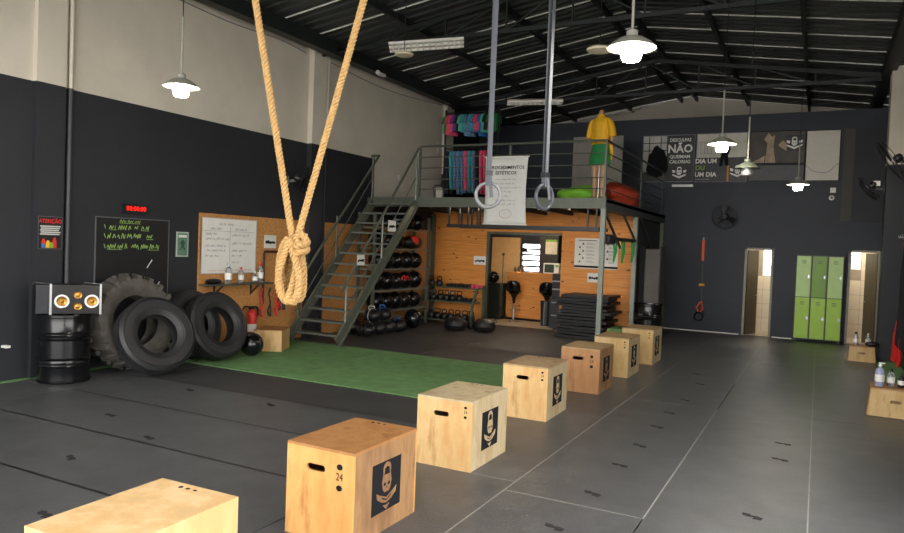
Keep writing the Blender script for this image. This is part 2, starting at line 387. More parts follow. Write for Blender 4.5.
# bathrooms behind the two doorways -------------------------------
def bathroom(n, x0, x1, win, leafx, leafdir):
    yb = 20.55
    w = grid_wall('wall_bathroom_%d' % n, x0, x1, 0, 2.7, yb, yb+.1, [win], 'grout')
    ww, hh = .27, .37
    nx = int((x1-x0)/ww)
    tm = None
    for i in range(nx+1):
        for j in range(7):
            a = x0+i*ww; c = j*hh
            if a+ww > x1+.01: continue
            if c+hh > win[2] and c < win[3] and a+ww > win[0] and a < win[1]: continue
            if tm is None: tm = o = B(.004, ww-.004, -.01, 0, .004, hh-.004).build('tile', 'tile', w)
            else: o = tm.copy(); COL.objects.link(o); o.parent = w
            o.location = (a, yb, c)
    struct(B(x0-.08, x0, YB+.16, yb, 0, 2.7).build('wall_bathroom_side_%d' % n, 'tile'))
    struct(B(x1, x1+.08, YB+.16, yb, 0, 2.7).build('wall_bathroom_side_%d' % (n+2), 'tile'))
    struct(B(x0-.08, x1+.08, YB+.16, yb+.1, 2.7, 2.78).build('ceiling_bathroom_%d' % n, 'wht'))
    wn = struct(MB().plate(rect(win[0], win[1], win[2], win[3]), [rect(win[0]+.03, win[1]-.03, win[2]+.03, win[3]-.03)], yb+.06, yb+.03).build('window_%d' % n, 'wht'))
    k = 4
    for i in range(1, k): 
        z = win[2]+(win[3]-win[2])*i/k
        B(win[0]+.03, win[1]-.03, yb+.035, yb+.055, z-.012, z+.012).build('window_bar', 'black', wn)
    B((win[0]+win[1])/2-.012, (win[0]+win[1])/2+.012, yb+.035, yb+.055, win[2]+.03, win[3]-.03).build('window_bar', 'black', wn)
    lp = thing('fill_ceiling_lamp', 'added unseen fill lamp on the ceiling of the bathroom behind %s' % ('the left doorway' if n == 1 else 'the doorway right of the lockers'), 'lamp', ((x0+x1)/2, 19.85, 2.7))  # fill lamp out of view, added to brighten the bathroom
    MB().lathe([(.14, 0), (.14, -.03)], 20).build('base', 'wht', lp, True)
    MB().lathe([(.12, -.03), (.11, -.06), (.05, -.085), (1e-5, -.09)], 20).build('diffuser', mat('fill_diffuser', '#fff1dc', .4, var=0, emit=70), lp, True)
bathroom(1, -2.1, -.75, (-1.32, -.9, 1.48, 2.45), 0, 0)
bathroom(2, .15, 1.44, (.5, .95, 1.75, 2.45), 0, 0)
M['olive'] = mat('olive_door', '#4d4a3c', .5)
def door(n, D, hinge_left, ang, mleaf):
    x0, x1, z0, z1 = D; d = sempty('door_%d' % n)
    fr = MB(); fr.box(x0, x0+.05, YB-.015, YB+.17, 0, z1); fr.box(x1-.05, x1, YB-.015, YB+.17, 0, z1); fr.box(x0, x1, YB-.015, YB+.17, z1-.05, z1)
    fr.build('door_frame', mat('door_frame_grey', '#8b8578', .5), d)
    w = x1-x0-.1; hx = x0+.05 if hinge_left else x1-.05
    lf = B(0, w, -.02, .02, .02, z1-.06) if hinge_left else B(-w, 0, -.02, .02, .02, z1-.06)
    o = lf.build('door_leaf', mleaf, d); o.location = (hx, YB+.15, 0); o.rotation_euler = (0, 0, R(ang))
    h = MB(); sx = (w-.06) if hinge_left else -(w-.06)
    h.tube([(sx, -.02, 1.0), (sx, -.06, 1.0), (sx-.1*(1 if hinge_left else -1), -.06, 1.0)], .009, 8).build('door_handle', 'steel', o, True)
door(1, D1, True, 68, 'olive'); door(2, D2, False, -68, 'olive')
# kitchen window (louvre) in the back wall
kw = struct(MB().plate(rect(KW[0], KW[1], KW[2], KW[3]), [rect(KW[0]+.03, KW[1]-.03, KW[2]+.03, KW[3]-.03)], YB+.1, YB-.01).build('window_3', 'black'))
for i in range(1, 5):
    z = KW[2]+(KW[3]-KW[2])*i/5
    B(KW[0]+.03, KW[1]-.03, YB+.02, YB+.06, z-.03, z+.025).build('louvre_bar', 'black', kw)

# roof ------------------------------------------------------------
ceil = sempty('ceiling')
def sheet_profile(n=4, pitch=.25, h=.035):
    p = []
    for i in range(n):
        y = i*pitch
        p += [(y, 0), (y+.14, 0), (y+.165, h), (y+.225, h)]
    p.append((n*pitch, 0)); return p
def roof_sheet_mb(x0, x1):
    pr = sheet_profile(); mb = MB(); vs = []; k = len(pr)
    for x in (x0, x1):
        for dz in (0, .004):
            for (y, h) in pr: vs.append((x, y, roofz(x)+h+dz))
    fs = []
    for i in range(k-1):
        fs.append((i, i+1, 2*k+i+1, 2*k+i)); fs.append((k+i, 3*k+i, 3*k+i+1, k+i+1))
    return mb._add(vs, fs)
ny = int(YE-YF)+1
protos = [roof_sheet_mb(XL-.2, -3.6).build('roof_sheet', 'roof', ceil), roof_sheet_mb(-3.6, XR+.2).build('roof_sheet', 'roof', ceil)]
lap_lights = []
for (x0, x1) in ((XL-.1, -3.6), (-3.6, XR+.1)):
    lap_lights.append(MB().bar((x0, 0, roofz(x0)-.012), (x1, 0, roofz(x1)-.012), .022, .02).build('lap_light_line', 'seam', ceil))  # pale strips paint the bright lines of light at the sheet laps
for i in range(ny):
    for p in protos+lap_lights:
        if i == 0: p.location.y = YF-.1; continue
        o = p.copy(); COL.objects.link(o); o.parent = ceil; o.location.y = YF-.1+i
# purlins and eave beams
for i, x in enumerate([-8.72, -7.02, -5.3, -3.85, -3.42, -2.0, -.43, 1.07]):
    eave = i in (0, 7)
    w, h = (.22, .26) if eave else (.07, .12)
    z = roofz(x)-.03-h/2
    mb = MB()
    mb.box(x-w/2, x+w/2, YF, YE-.02, z-h/2, z+h/2)
    lab = {1: 'dark steel purlin next to the left eave beam', 2: 'dark steel purlin, second from the left eave beam', 3: 'dark ridge purlin on the left slope of the roof', 4: 'dark ridge purlin on the right slope of the roof', 5: 'dark steel purlin, second from the right eave beam', 6: 'dark steel purlin next to the right eave beam', 0: 'heavy dark eave beam on top of the left wall', 7: 'heavy dark eave beam on top of the right wall'}.get(i, 'thin dark steel purlin running along the roof slope')
    tag(mb.build('roof_purlin' if not eave else 'eave_beam', 'beam'), lab, 'beam', None if eave else 'roof purlins')
def truss(y, lab):
    t = thing('roof_truss', lab, 'truss', (0, y, 0))
    zb = 5.72
    B(XL, XR, -.03, .03, zb-.035, zb+.035).build('bottom_chord', 'beam', t)
    for a, b in ((XL, -3.6), (-3.6, XR)):
        MB().bar((a, 0, roofz(a)-.2), (b, 0, roofz(b)-.2), .06, .08).build('top_chord', 'beam', t)
    n = 8
    xs = [XL+.5+(XR-XL-1)*i/n for i in range(n+1)]
    for i, x in enumerate(xs):
        MB().bar((x, 0, zb), (x, 0, roofz(x)-.2), .028, .028, up=(0,1,0)).build('strut', 'beam', t)
        if i < n:
            x2 = xs[i+1]
            a, b = ((x, zb), (x2, roofz(x2)-.2)) if x2 < -3.3 else ((x, roofz(x)-.2), (x2, zb))
            MB().bar((a[0], 0, a[1]), (b[0], 0, b[1]), .03, .03).build('diagonal', 'beam', t)
    return t
truss(.2, 'steel roof truss over the front of the hall'); truss(5.8, 'steel roof truss above the column with the red poster')
truss(11.4, 'steel roof truss in front of the mezzanine railing'); truss(17.0, 'steel roof truss above the back of the mezzanine')
# OSB boards on the left wall
osb = [(8.44, 9.66), (9.66, 11.13), (11.72, 12.95), (12.95, 14.2), (14.2, 15.4), (15.4, 16.38)]
for a, b in osb:
    B(XL, XL+.02, a+.003, b-.003, .02, 2.34).build('osb_panel', 'osb', wl)
# navy sheeting panel proud of back wall at right, and its edge strip
struct(B(.4, .62, YB-.03, YB, 2.9, 5.05).build('trim_7', mat('grey_pilaster', '#4a4843', .7)))
struct(B(.62, 1.42, YB-.06, YB, 2.88, 5.06).build('trim_8', 'dark'))
# pine partition under the mezzanine with kitchen opening ----------
wp = struct(MB().box(XL, -7.46, 16.44, 16.5, 0, 2.86).box(-5.53, -3.72, 16.44, 16.5, 0, 2.86).box(-7.46, -5.53, 16.44, 16.5, 2.34, 2.86).build('wall_partition', mat('partition_core', '#6b4521', .8)))
def planks(x0, x1, z0, z1, y, h, parent, nm='plank', breaks=True, th=.018):
    n = max(1, round((z1-z0)/h)); hh = (z1-z0)/n
    for i in range(n):
        xs = [x0, x1]
        if breaks and x1-x0 > 1.4: xs.insert(1, x0+(x1-x0)*random.uniform(.3, .7))
        for a, b in zip(xs, xs[1:]):
            o = B(0, b-a-.003, -th, 0, .0015, hh-.0015).build(nm, 'pine', parent); o.location = (a, y, z0+i*hh)
planks(XL, -7.5, .02, 2.86, 16.44, .19, wp); planks(-5.53, -3.72, .02, 2.86, 16.44, .19, wp); planks(-7.5, -5.53, 2.36, 2.86, 16.44, .19, wp)
B(-7.52, -7.46, 16.40, 16.51, 0, 2.36).build('opening_post', 'gsteel', wp)
B(-7.52, -5.53, 16.41, 16.51, 2.3, 2.36).build('opening_lintel', 'gsteel', wp)
# side of the partition towards the drum
ws = struct(B(-3.78, -3.72, 16.5, YB, 0, 2.86).build('wall_partition_side', 'dark'))
struct(B(-5.4, -5.34, 16.5, YB, 0, 2.86).build('wall_kitchen_right', 'cream'))
struct(B(-8.66, -8.6, 16.5, YB, 0, 2.86).build('wall_kitchen_left', 'cream'))
# ================================================================ MEZZANINE
ZD = 2.95
mz = thing('mezzanine', 'grey steel mezzanine deck with horizontal bar railing above the pine wall', 'mezzanine', (0, 13.2, 0))
def mp(mb, n, m='gsteel', sm=False): return mb.build(n, m, mz, sm)
XA, XB = -7.72, -3.62
mp(B(XL+.02, XB, .08, YB-13.2-.02, ZD-.06, ZD), 'deck', 'gsteel')
mp(B(XA-1.3, XB, 0, .08, ZD-.18, ZD+.02), 'front_beam', 'gsteel'); mp(B(XB-.08, XB, .08, YB-13.2-.02, ZD-.2, ZD+.02), 'side_beam', mat('side_beam', '#33373a', .5))
for i in range(8):
    x = XL+.5+i*.66
    mp(B(x-.03, x+.03, .95, 3.2, ZD-.16, ZD-.06), 'joist', 'beam')
for (x, y) in ((XB-.04, .04), (XB-.04, 2.72), (XB-.04, 5.7), (-9.02, 3.1)):
    mp(B(x-.045, x+.045, y-.045, y+.045, .014, ZD-.18), 'post', 'gpost' if x > -5 and y < 5 else 'gsteel')
def rail(pts, n_bars, z0, z1):
    pass
ZR = 4.06
for x in (XA, -5.62, XB-.04): mp(B(x-.02, x+.02, .02, .06, ZD, ZR), 'railing_post')
for y in (3.05, 5.5): mp(B(XB-.06, XB-.02, y-.02, y+.02, ZD, ZR), 'railing_post', mat('rail_dark', '#3a3d3c', .45))
mp(MB().tube([(XA, .04, ZR), (XB-.04, .04, ZR)], .024, 8), 'top_rail', 'gsteel', True)
mp(MB().tube([(XB-.04, .04, ZR), (XB-.04, 5.6, ZR)], .024, 8), 'top_rail', 'rail_dark' if 'rail_dark' in M else MATS['rail_dark'], True)
for z in (3.15, 3.36, 3.6, 3.83):
    mp(MB().tube([(XA, .04, z), (XB-.04, .04, z)], .011, 6), 'railing_bar', 'gsteel', True)
    mp(MB().tube([(XB-.04, .04, z), (XB-.04, 5.6, z)], .011, 6), 'railing_bar', MATS['rail_dark'], True)
# back rail by the wall side and diagonal braces of the side
for a, b in (((XB-.04, .1, ZD-.22), (XB-.04, 1.4, 2.05)), ((XB-.04, 1.6, ZD-.22), (XB-.04, 3.0, 2.1)), ((XB-.04, 3.2, ZD-.22), (XB-.04, 4.4, 2.1))):
    mp(MB().bar(a, b, .03, .05), 'brace', MATS['side_beam'])
mp(MB().tube([(XB-.04, .1, 2.22), (XB-.04, 3.05, 2.22)], .04, 10), 'side_bar', 'black', True)
# pull-up rig hanging under the front beam
rig = thing('pull_up_rig', 'black pull-up ladder hanging under the mezzanine edge', 'pull-up rig', (0, 13.2, 0))
MB().bar((-6.98, 0, 2.38), (-3.72, 0, 2.38), .06, .07).build('bar', 'black', rig)
MB().bar((-6.98, .6, 2.38), (-3.72, .6, 2.38), .06, .07).build('bar', 'black', rig)
for x in (-6.94, -6.7, -6.5, -6.28, -3.95, -3.78):
    for y in (0, .6): MB().bar((x, y, 2.38), (x, y, ZD-.19), .03, .03).build('hanger', 'black', rig)
for x in (-6.6, -6.0, -5.4, -4.8, -4.2): MB().tube([(x, 0, 2.4), (x, .6, 2.4)], .016, 8).build('rung', 'black', rig, True)

# ================================================================ STAIRCASE
st = thing('staircase', 'steep green-grey steel staircase with pipe handrails up to the mezzanine', 'staircase', (-8.3, 10.55, 0))
xs0, xs1, run, rise, NS = -.57, .55, 2.62, 2.92, 13
for x in (xs0, xs1):
    MB().bar((x, -.02, .1), (x, run, rise-.08), .05, .2, up=(0,0,1)).build('stringer', 'gsteel', st)
    MB().bar((x+(.03 if x > 0 else -.03), -.02, .02), (x+(.03 if x > 0 else -.03), run, rise-.16), .06, .03).build('stringer_flange', 'gsteel', st)
for i in range(NS):
    z = rise*(i+.9)/(NS+.4); y = run*(i+.9)/(NS+.4)
    B(xs0+.02, xs1-.02, y-.1, y+.13, z-.018, z+.018).build('tread', mat('tread_steel', '#63675f', .5, metal=.2), st)
sl = rise/run
for x, nm in ((xs0, 'l'), (xs1, 'r')):
    top = [(x, .06, .98+.05), (x, run+.04, .98+rise+.12)]
    if nm == 'l': top = [(x, .06, 1.0), (x, run+.22, .98+rise+.02), (x-.22, run+.24, .98+rise+.02)]
    MB().tube(top, .026, 8).build('handrail', 'gsteel', st, True)
    MB().tube([(x, .06, .52), (x, run, .5+rise)], .012, 6).build('mid_rail', 'gsteel', st, True)
    for y in (.2, 1.35, run-.02):
        MB().tube([(x, y, y*sl-.02), (x, y, y*sl+.98)], .02, 8).build('rail_post', 'gpost' if nm == 'r' else 'gsteel', st, True)
# two little signs on the stair
def sign(loc, rz, w, h, label, lines, m='paper', group=None, name='small_sign', cat='sign', pict=True):
    s = thing(name, label, cat, loc, rz, group)
    B(-w/2, w/2, -.008, 0, -h/2, h/2).build('sheet', m, s)
    if pict:
        mb = MB(); k = 5
        for i in range(k):
            x = -w*.32+w*.64*i/(k-1); mb.plate(ell(x, -h*.06+random.uniform(-.01, .01), w*.09, h*random.uniform(.1, .17), 9), (), -.008, -.0095)
        mb.plate(rect(-w*.38, w*.38, -h*.12, -h*.05), (), -.008, -.0095)
        mb.build('printed_drawing', 'ink', s)
    return s
sign((-7.71, 11.12, 1.62), PI/2, .24, .2, 'small white sign on the middle of the stair rail', None)
sign((-7.71, 12.18, 2.31), PI/2, .28, .22, 'small white sign near the top of the stair rail', None)
sign((XL+.02, 10.14, 1.9), PI/2, .32, .24, 'small white sign above the cables on the chipboard wall', None)
sign((-7.7, 16.418, 1.61), 0, .34, .22, 'small white sign on the pine wall above the kettlebell rack', None)
sign((-4.69, 16.418, 1.33), 0, .34, .22, 'small white sign on the pine wall under the exercise charts', None)

# ================================================================ PLYO BOXES
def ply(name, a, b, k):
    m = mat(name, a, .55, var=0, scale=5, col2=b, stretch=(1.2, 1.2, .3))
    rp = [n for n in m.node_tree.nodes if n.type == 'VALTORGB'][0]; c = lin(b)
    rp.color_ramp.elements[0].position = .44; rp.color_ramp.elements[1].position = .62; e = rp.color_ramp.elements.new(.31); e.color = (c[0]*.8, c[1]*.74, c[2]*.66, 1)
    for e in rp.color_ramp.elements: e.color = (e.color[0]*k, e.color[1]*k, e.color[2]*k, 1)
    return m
def stadium(cx, cz, w, h, n=6):
    r = h/2; p = []
    for i in range(n+1): a = -PI/2+PI*i/n; p.append((cx+w/2-r+r*math.cos(a), cz+r*math.sin(a)))
    for i in range(n+1): a = PI/2+PI*i/n; p.append((cx-w/2+r+r*math.cos(a), cz+r*math.sin(a)))
    return p
def emblem(root, T, w=.35, h=.34, ink='ink', light=None):
    """dark rectangle with kettlebell skull, ribbon and beard"""
    d = MB().plate(rect(-w/2, w/2, -h/2, h/2), (), 0, -.0012, T=T).build('emblem', ink, root)
    s = h/.36; lt = MB()
    def pl(o, hs=()): lt.plate([(x*s, z*s) for x, z in o], [[(x*s, z*s) for x, z in q] for q in hs], -.0012, -.0022, T=T)
    pl([(-.045, .03), (-.05, .13)]+[( .05*math.cos(a), .125+.045*math.sin(a)) for a in [PI-PI*i/8 for i in range(9)]]+[(.05, .13), (.045, .03), (.035, .09), (.03, .125), (0, .14), (-.03, .125), (-.035, .09)])
    pl([(-.05, .08), (.05, .08), (.062, .03), (.05, -.02), (.03, -.045), (-.03, -.045), (-.05, -.02), (-.062, .03)],
       [ell(-.026, .012, .016, .013, 8), ell(.026, .012, .016, .013, 8), [(-.008, -.018), (.008, -.018), (0, .0)]])
    pl([(-.13, -.03), (-.09, -.05), (0, -.085), (.09, -.05), (.13, -.03), (.12, -.075), (.06, -.11), (0, -.125), (-.06, -.11), (-.12, -.075)],
       [[(-.06, -.075), (0, -.1), (.06, -.075), (.06, -.085), (0, -.11), (-.06, -.085)]])
    pl([(-.045, -.135), (0, -.142), (.045, -.135), (0, -.175)])
    lt.build('emblem_skull', light, d)
    return d
RZP = Matrix.Rotation(PI/2, 4, 'Z')
def plyo(loc, label, cA, cB, side, w=.54, d=.77, h=.61, rz=0, num=1, emb=True, lite=None, group=None):
    t = thing('plyo_box', label, 'plyo box', loc, rz, group); tk = .018
    front = MB().plate(rect(-w/2, w/2, 0, h-tk), [stadium(-.03, h-.14, .15, .046)], -d/2+tk, -d/2).build('front_panel', cA, t)
    MB().plate(rect(-w/2, w/2, 0, h-tk), [stadium(0, h-.14, .15, .046)], d/2-tk, d/2).build('back_panel', cA, t)
    B(-w/2, -w/2+tk, -d/2+tk, d/2-tk, 0, h-tk).build('side_panel', side, t)
    B(w/2-tk, w/2, -d/2+tk, d/2-tk, 0, h-tk).build('side_panel', side, t)
    B(-w/2, w/2, -d/2, d/2, h-tk, h).build('top_panel', cB, t)
    if num:
        nx_, nz_ = (.16, h-.17) if num == 1 else (.205, h-.1)
        text('24', .07*num, nx_, nz_, 'ink', t, y=-d/2-.001, sx=.8)
        for dz in (.065, -.07): MB().plate(ell(nx_, nz_+dz*num, .024*num, .02*num, 10), (), -d/2, -d/2-.001).build('printed_dot', 'ink', t)
        for q in range(3): MB().plate(ell(-.06+.05*q, 0, .014, .014-.003*q, 8), (), 0, -.001, T=Matrix.Translation((-.02, d/2-.05, h)) @ Matrix.Rotation(-PI/2, 4, 'X')).build('printed_mark', 'ink', t)
    if emb: emblem(t, Matrix.Translation((w/2, .0, h*.5)) @ RZP, light=side)
    return t
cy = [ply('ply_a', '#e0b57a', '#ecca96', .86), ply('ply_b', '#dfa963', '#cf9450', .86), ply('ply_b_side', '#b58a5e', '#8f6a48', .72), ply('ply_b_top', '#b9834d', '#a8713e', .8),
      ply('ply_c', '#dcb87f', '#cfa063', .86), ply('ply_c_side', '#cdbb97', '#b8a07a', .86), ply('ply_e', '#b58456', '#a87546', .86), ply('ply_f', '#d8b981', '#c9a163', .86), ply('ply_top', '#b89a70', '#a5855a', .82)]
A_, Bf, Bs, Bt, Cf, Cs, E_, F_, Tp = cy
YS = [(1.93, -2.84), (3.65, -2.79), (5.44, -2.835), (7.53, -2.915), (9.4, -2.84), (10.95, -2.81), (12.51, -2.76)]
spec = [('pale plywood plyo box at the end of the row away from the mezzanine post', A_, A_, A_, 1.5),
        ('orange-toned plyo box with scuffed brown side and sharp dark skull print', Bf, Bt, Bs, -.5),
        ('cream-sided plyo box, fifth in the row counting from the mezzanine post', Cf, Cs, Cs, 0),
        ('light plyo box with dark-stained top, fourth in row from the mezzanine post', Cf, Tp, Cs, 1.5),
        ('brown weathered plyo box, darkest of the row', E_, Tp, Bs, 1),
        ('yellowish plyo box, second in the row from the mezzanine post', F_, Tp, Cs, 0),
        ('yellowish plyo box at the row end beside the mezzanine post', F_, Tp, Cs, 0)]
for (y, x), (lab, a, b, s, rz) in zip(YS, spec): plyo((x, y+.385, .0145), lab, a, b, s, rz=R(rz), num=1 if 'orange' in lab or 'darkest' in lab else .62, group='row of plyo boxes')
# boxes at the right wall
def low_box(loc, label, w, d, h, rz=0):
    t = thing('wooden_box', label, 'wooden box', loc, rz); tk = .018
    MB().plate([(-w/2, 0), (w/2, 0), (w/2-.03, h-tk), (-w/2+.03, h-tk)], [stadium(0, h*.55, .12, .04)], -d/2+tk, -d/2).build('front_panel', F_, t)
    MB().plate([(-w/2, 0), (w/2, 0), (w/2-.03, h-tk), (-w/2+.03, h-tk)], (), d/2-tk, d/2).build('back_panel', F_, t)
    for s in (-1, 1):
        MB()._add([(s*w/2, -d/2, 0), (s*(w/2-.03), -d/2, h-tk), (s*(w/2-.03), d/2, h-tk), (s*w/2, d/2, 0), (s*(w/2-tk), -d/2, 0), (s*(w/2-.03-tk), -d/2, h-tk), (s*(w/2-.03-tk), d/2, h-tk), (s*(w/2-tk), d/2, 0)],
                  [(0,1,2,3),(7,6,5,4),(0,4,5,1),(1,5,6,2),(2,6,7,3),(3,7,4,0)]).build('side_panel', Bs, t)
    B(-w/2+.03, w/2-.03, -d/2, d/2, h-tk, h).build('top_panel', E_, t)
    B(-w/2+.05, w/2-.05, -d/2+.06, -d/2+.08, .02, h-.03).build('inner_brace', Bs, t)
    return t
low_box((.94, 10.58, .021), 'low wooden step box on the turf holding spray bottles', .62, .5, .36, R(-2))
low_box((.83, 16.03, .015), 'low wooden step box by the pillar near the lockers', .5, .42, .3, R(-2))
def bottle(loc, label, h, r, mbody, mcap, pump=False, group=None):
    t = thing('bottle', label, 'bottle', loc, 0, group)
    MB().lathe([(r*.9, 0), (r, .01), (r, h*.6), (r*.8, h*.72), (r*.35, h*.8), (r*.35, h*.84)], 14).build('body', mbody, t, True)
    if pump:
        MB().lathe([(r*.4, h*.84), (r*.4, h*.9), (r*.2, h*.91), (r*.2, h)], 10).box(-r*.3, r*.9, -.012, .012, h*.95, h).build('spray_head', mcap, t)
    else: MB().lathe([(r*.42, h*.84), (r*.42, h*.95), (r*.3, h)], 10).build('cap', mcap, t, True)
    MB().lathe([(r*1.02, h*.2), (r*1.02, h*.5)], 14).build('label_band', 'wht', t, True)
    return t
M['bluebottle'] = mat('blue_liquid', '#b4bcdc', .15, var=.05, trans=.3); M['clear'] = M['glass']
bottle((.76, 10.5, .381), 'tall spray bottle of bluish liquid on the low step box', .3, .055, 'bluebottle', 'wht', True)
bottle((.89, 10.6, .381), 'shorter dark-capped bottle beside the bluish spray bottle', .22, .045, 'clear', 'black')
bottle((1.0, 10.55, .381), 'small black bottle on the low step box', .18, .04, 'black', 'black')
bottle((.72, 16.0, .315), 'grey metal bottle on the step box by the lockers', .26, .05, 'alu', 'black')
bottle((.93, 16.06, .315), 'clear bottle with pale cap on the step box by the lockers', .24, .045, 'clear', 'wht')
bag = MB().sphere((0,0,.05), .1, 14, 8, (1.3, .7, .5)); tag(bag.build('cloth', 'black', None, True, loc=(1.0, 15.92, .315)), 'crumpled black cloth on the step box by the lockers', 'cloth')

# ================================================================ TYRES
def tyre_mb(Ro, Ri, w, grooves=4, n=48):
    hw = w/2; sh = .045
    prof = [(Ri, -hw*.62), (Ri+.02, -hw*.7), (Ri+(Ro-Ri)*.35, -hw), (Ri+(Ro-Ri)*.75, -hw*.98), (Ro-sh, -hw*.9), (Ro-.008, -hw*.8)]
    k = grooves; xs = []
    for i in range(k):
        z = -hw*.75+hw*1.5*(i+.5)/k
        prof += [(Ro, z-.019), (Ro, z-.009), (Ro-.022, z-.007), (Ro-.022, z+.007), (Ro, z+.009), (Ro, z+.019)]
    prof += [(Ro-.008, hw*.8), (Ro-sh, hw*.9), (Ri+(Ro-Ri)*.80, hw*.98), (Ri+(Ro-Ri)*.78, hw*.93), (Ri+(Ro-Ri)*.75, hw*.93), (Ri+(Ro-Ri)*.73, hw*1.0), (Ri+(Ro-Ri)*.55, hw*1.02), (Ri+(Ro-Ri)*.35, hw), (Ri+(Ro-Ri)*.32, hw*.93), (Ri+(Ro-Ri)*.28, hw*.93), (Ri+(Ro-Ri)*.25, hw*.9), (Ri+.02, hw*.7), (Ri, hw*.62),
             (Ri+.05, hw*.6), (Ro-.05, hw*.7), (Ro-.05, -hw*.7), (Ri+.05, -hw*.6)]
    return MB().lathe(prof, n, closed=True)
def lean(root, c, tilt, phi, spin=0):
    # local z axis becomes the tyre axle
    ax = Vector((math.cos(R(tilt))*math.cos(R(phi)), math.cos(R(tilt))*math.sin(R(phi)), math.sin(R(tilt))))
    root.rotation_mode = 'QUATERNION'; root.rotation_quaternion = ax.to_track_quat('Z', 'Y'); root.location = c
def cz(Ro, w, tilt): return Ro*math.cos(R(tilt))+w*.40*math.sin(R(tilt))+.02
t = thing('tractor_tyre', 'huge tractor tyre with chunky lugs leaning on the wall under the blackboard', 'tyre')
Ro, Ri, w = .66, .36, .42
MB().lathe([(Ri, -w*.3), (Ri+.1, -w*.46), (Ro-.14, -w*.5), (Ro-.06, -w*.44), (Ro-.03, -w*.2), (Ro-.025, 0), (Ro-.03, w*.2), (Ro-.06, w*.44), (Ro-.14, w*.5), (Ri+.1, w*.46), (Ri, w*.3), (Ri+.05, w*.3), (Ro-.1, w*.36), (Ro-.1, -w*.36), (Ri+.05, -w*.3)], 48, closed=True).build('carcass', 'tyre_old', t, True)
lugm = None
for i in range(40):
    a = 2*PI*i/40; s = 1 if i % 2 else -1
    if lugm is None or i < 2:
        mb = MB(); pts = []
        for (rr) in (Ro-.06, Ro+.035):
            for (ang, z) in ((-.05, .0), (.05, .0), (.13, s*w*.5), (.02, s*w*.5)):
                r2 = rr-(.06 if abs(z) > .01 else 0)
                pts.append((r2*math.cos(ang), r2*math.sin(ang), z))
        mb._add(pts, [(3,2,1,0),(4,5,6,7),(0,1,5,4),(1,2,6,5),(2,3,7,6),(3,0,4,7)])
        o = mb.build('lug', 'tyre_old', t)
        if i == 0: lugm = [o, None]
        else: lugm[1] = o
    else:
        o = lugm[i % 2].copy(); COL.objects.link(o); o.parent = t
    o.rotation_euler = (0, 0, a)
lean(t, (-8.68, 6.86, cz(Ro, w, 9)), 9, -2)
def tyre(c, tilt, phi, label, m='tyre'):
    Ro, Ri, w = .535, .28, .27
    t = thing('truck_tyre', label, 'tyre'); tyre_mb(Ro, Ri, w).build('tread_and_sidewall', m, t, True)
    MB().lathe([(Ri+.015, w*.335), (Ri+.03, w*.36), (Ri+.045, w*.345), (Ri+.03, w*.325)], 40, closed=True).build('bead_ring', 'tyre_old', t, True)
    lean(t, (c[0], c[1], cz(Ro, w, tilt)), tilt, phi); return t
tyre((-8.10, 6.80), 24, -14, 'truck tyre leaning on the big lugged tractor tyre')
tyre((-8.68, 7.95), 15, 0, 'truck tyre between the wall and the outer truck tyre below the whiteboard')
tyre((-8.32, 8.12), 20, -4, 'outer truck tyre leaning beside the black medicine ball')

# ================================================================ OIL DRUMS
def drum(loc, label):
    t = thing('oil_drum', label, 'drum', loc); r = .312; H = .87
    p = [(r-.01, 0), (r, .012), (r, .035), (r-.01, .04)]
    for zc in (.22, .255, .31, .56, .61, .645): p += [(r-.01, zc-.016), (r+.001 if zc not in (.31, .56) else r+.008, zc), (r-.01, zc+.016)]
    p += [(r-.01, H-.04), (r, H-.03), (r, H), (r-.012, H), (r-.014, H-.02)]
    MB().lathe(p, 40).build('body', 'blackgloss', t, True)
    MB().lathe([(r-.016, H-.02), (.0001, H-.018)], 40).build('lid', 'blackgloss', t, True)
    MB().lathe([(.035, H-.02), (.035, H-.006), (.0001, H-.005)], 12, Matrix.Translation((.16, .05, 0))).build('bung', 'steel', t, True)
    return t
drum((-8.63, 5.83, .015), 'black oil drum carrying the speaker, standing next to the tractor tyre')
drum((-3.16, 15.3, .015), 'black oil drum at the mezzanine corner in front of the upright grey pad')
# speaker
sp = thing('speaker_box', 'black twin-cone speaker box with silver bars on the oil drum', 'speaker', (-8.57, 5.84, .887), R(55))
wS, dS, hS = .74, .26, .38
B(-wS/2, -.02, -dS/2+.02, dS/2, .005, hS).build('cabinet', 'black', sp, bev=.008); B(-.02, wS/2, -dS/2+.02, dS/2, .005, hS).build('cabinet', 'black', sp, bev=.008)
B(-.2, wS/2-.02, -dS/2+.005, -dS/2+.02, .01, hS-.01).build('baffle', 'blackgloss', sp)
B(-wS/2+.01, -.24, -dS/2+.005, -dS/2+.02, .02, hS-.02).build('side_grille', 'dark', sp)
TF = lambda x, z: Matrix.Translation((x, -dS/2+.005, z)) @ Matrix.Rotation(PI/2, 4, 'X')
for x in (-.08, .26):
    c = MB().lathe([(.085, 0), (.085, .012), (.062, .012), (.062, 0)], 28, TF(x, .17), closed=True).build('woofer_ring', 'wht', sp, True)
    MB().lathe([(.06, .002), (.055, .01), (.03, -.0), (.018, .012), (.0001, .018)], 24, TF(x, .17)).build('cone', 'gold', sp, True)
for z in (.25, .105):
    MB().lathe([(.048, 0), (.046, .012), (.03, .006), (.012, .014), (.0001, .016)], 20, TF(.1, z)).build('tweeter', 'gold', sp, True)
for x in (-.205, .36):
    B(x-.012, x+.012, -dS/2-.012, -dS/2+.01, .0, hS+.012).build('silver_bar', 'steel', sp)
    MB().tube([(x, -dS/2, hS+.01), (x-.19, -dS/2, hS+.03), (x-.2, -dS/2+.02, hS-.0)], .006, 6).build('top_handle', 'steel', sp, True)

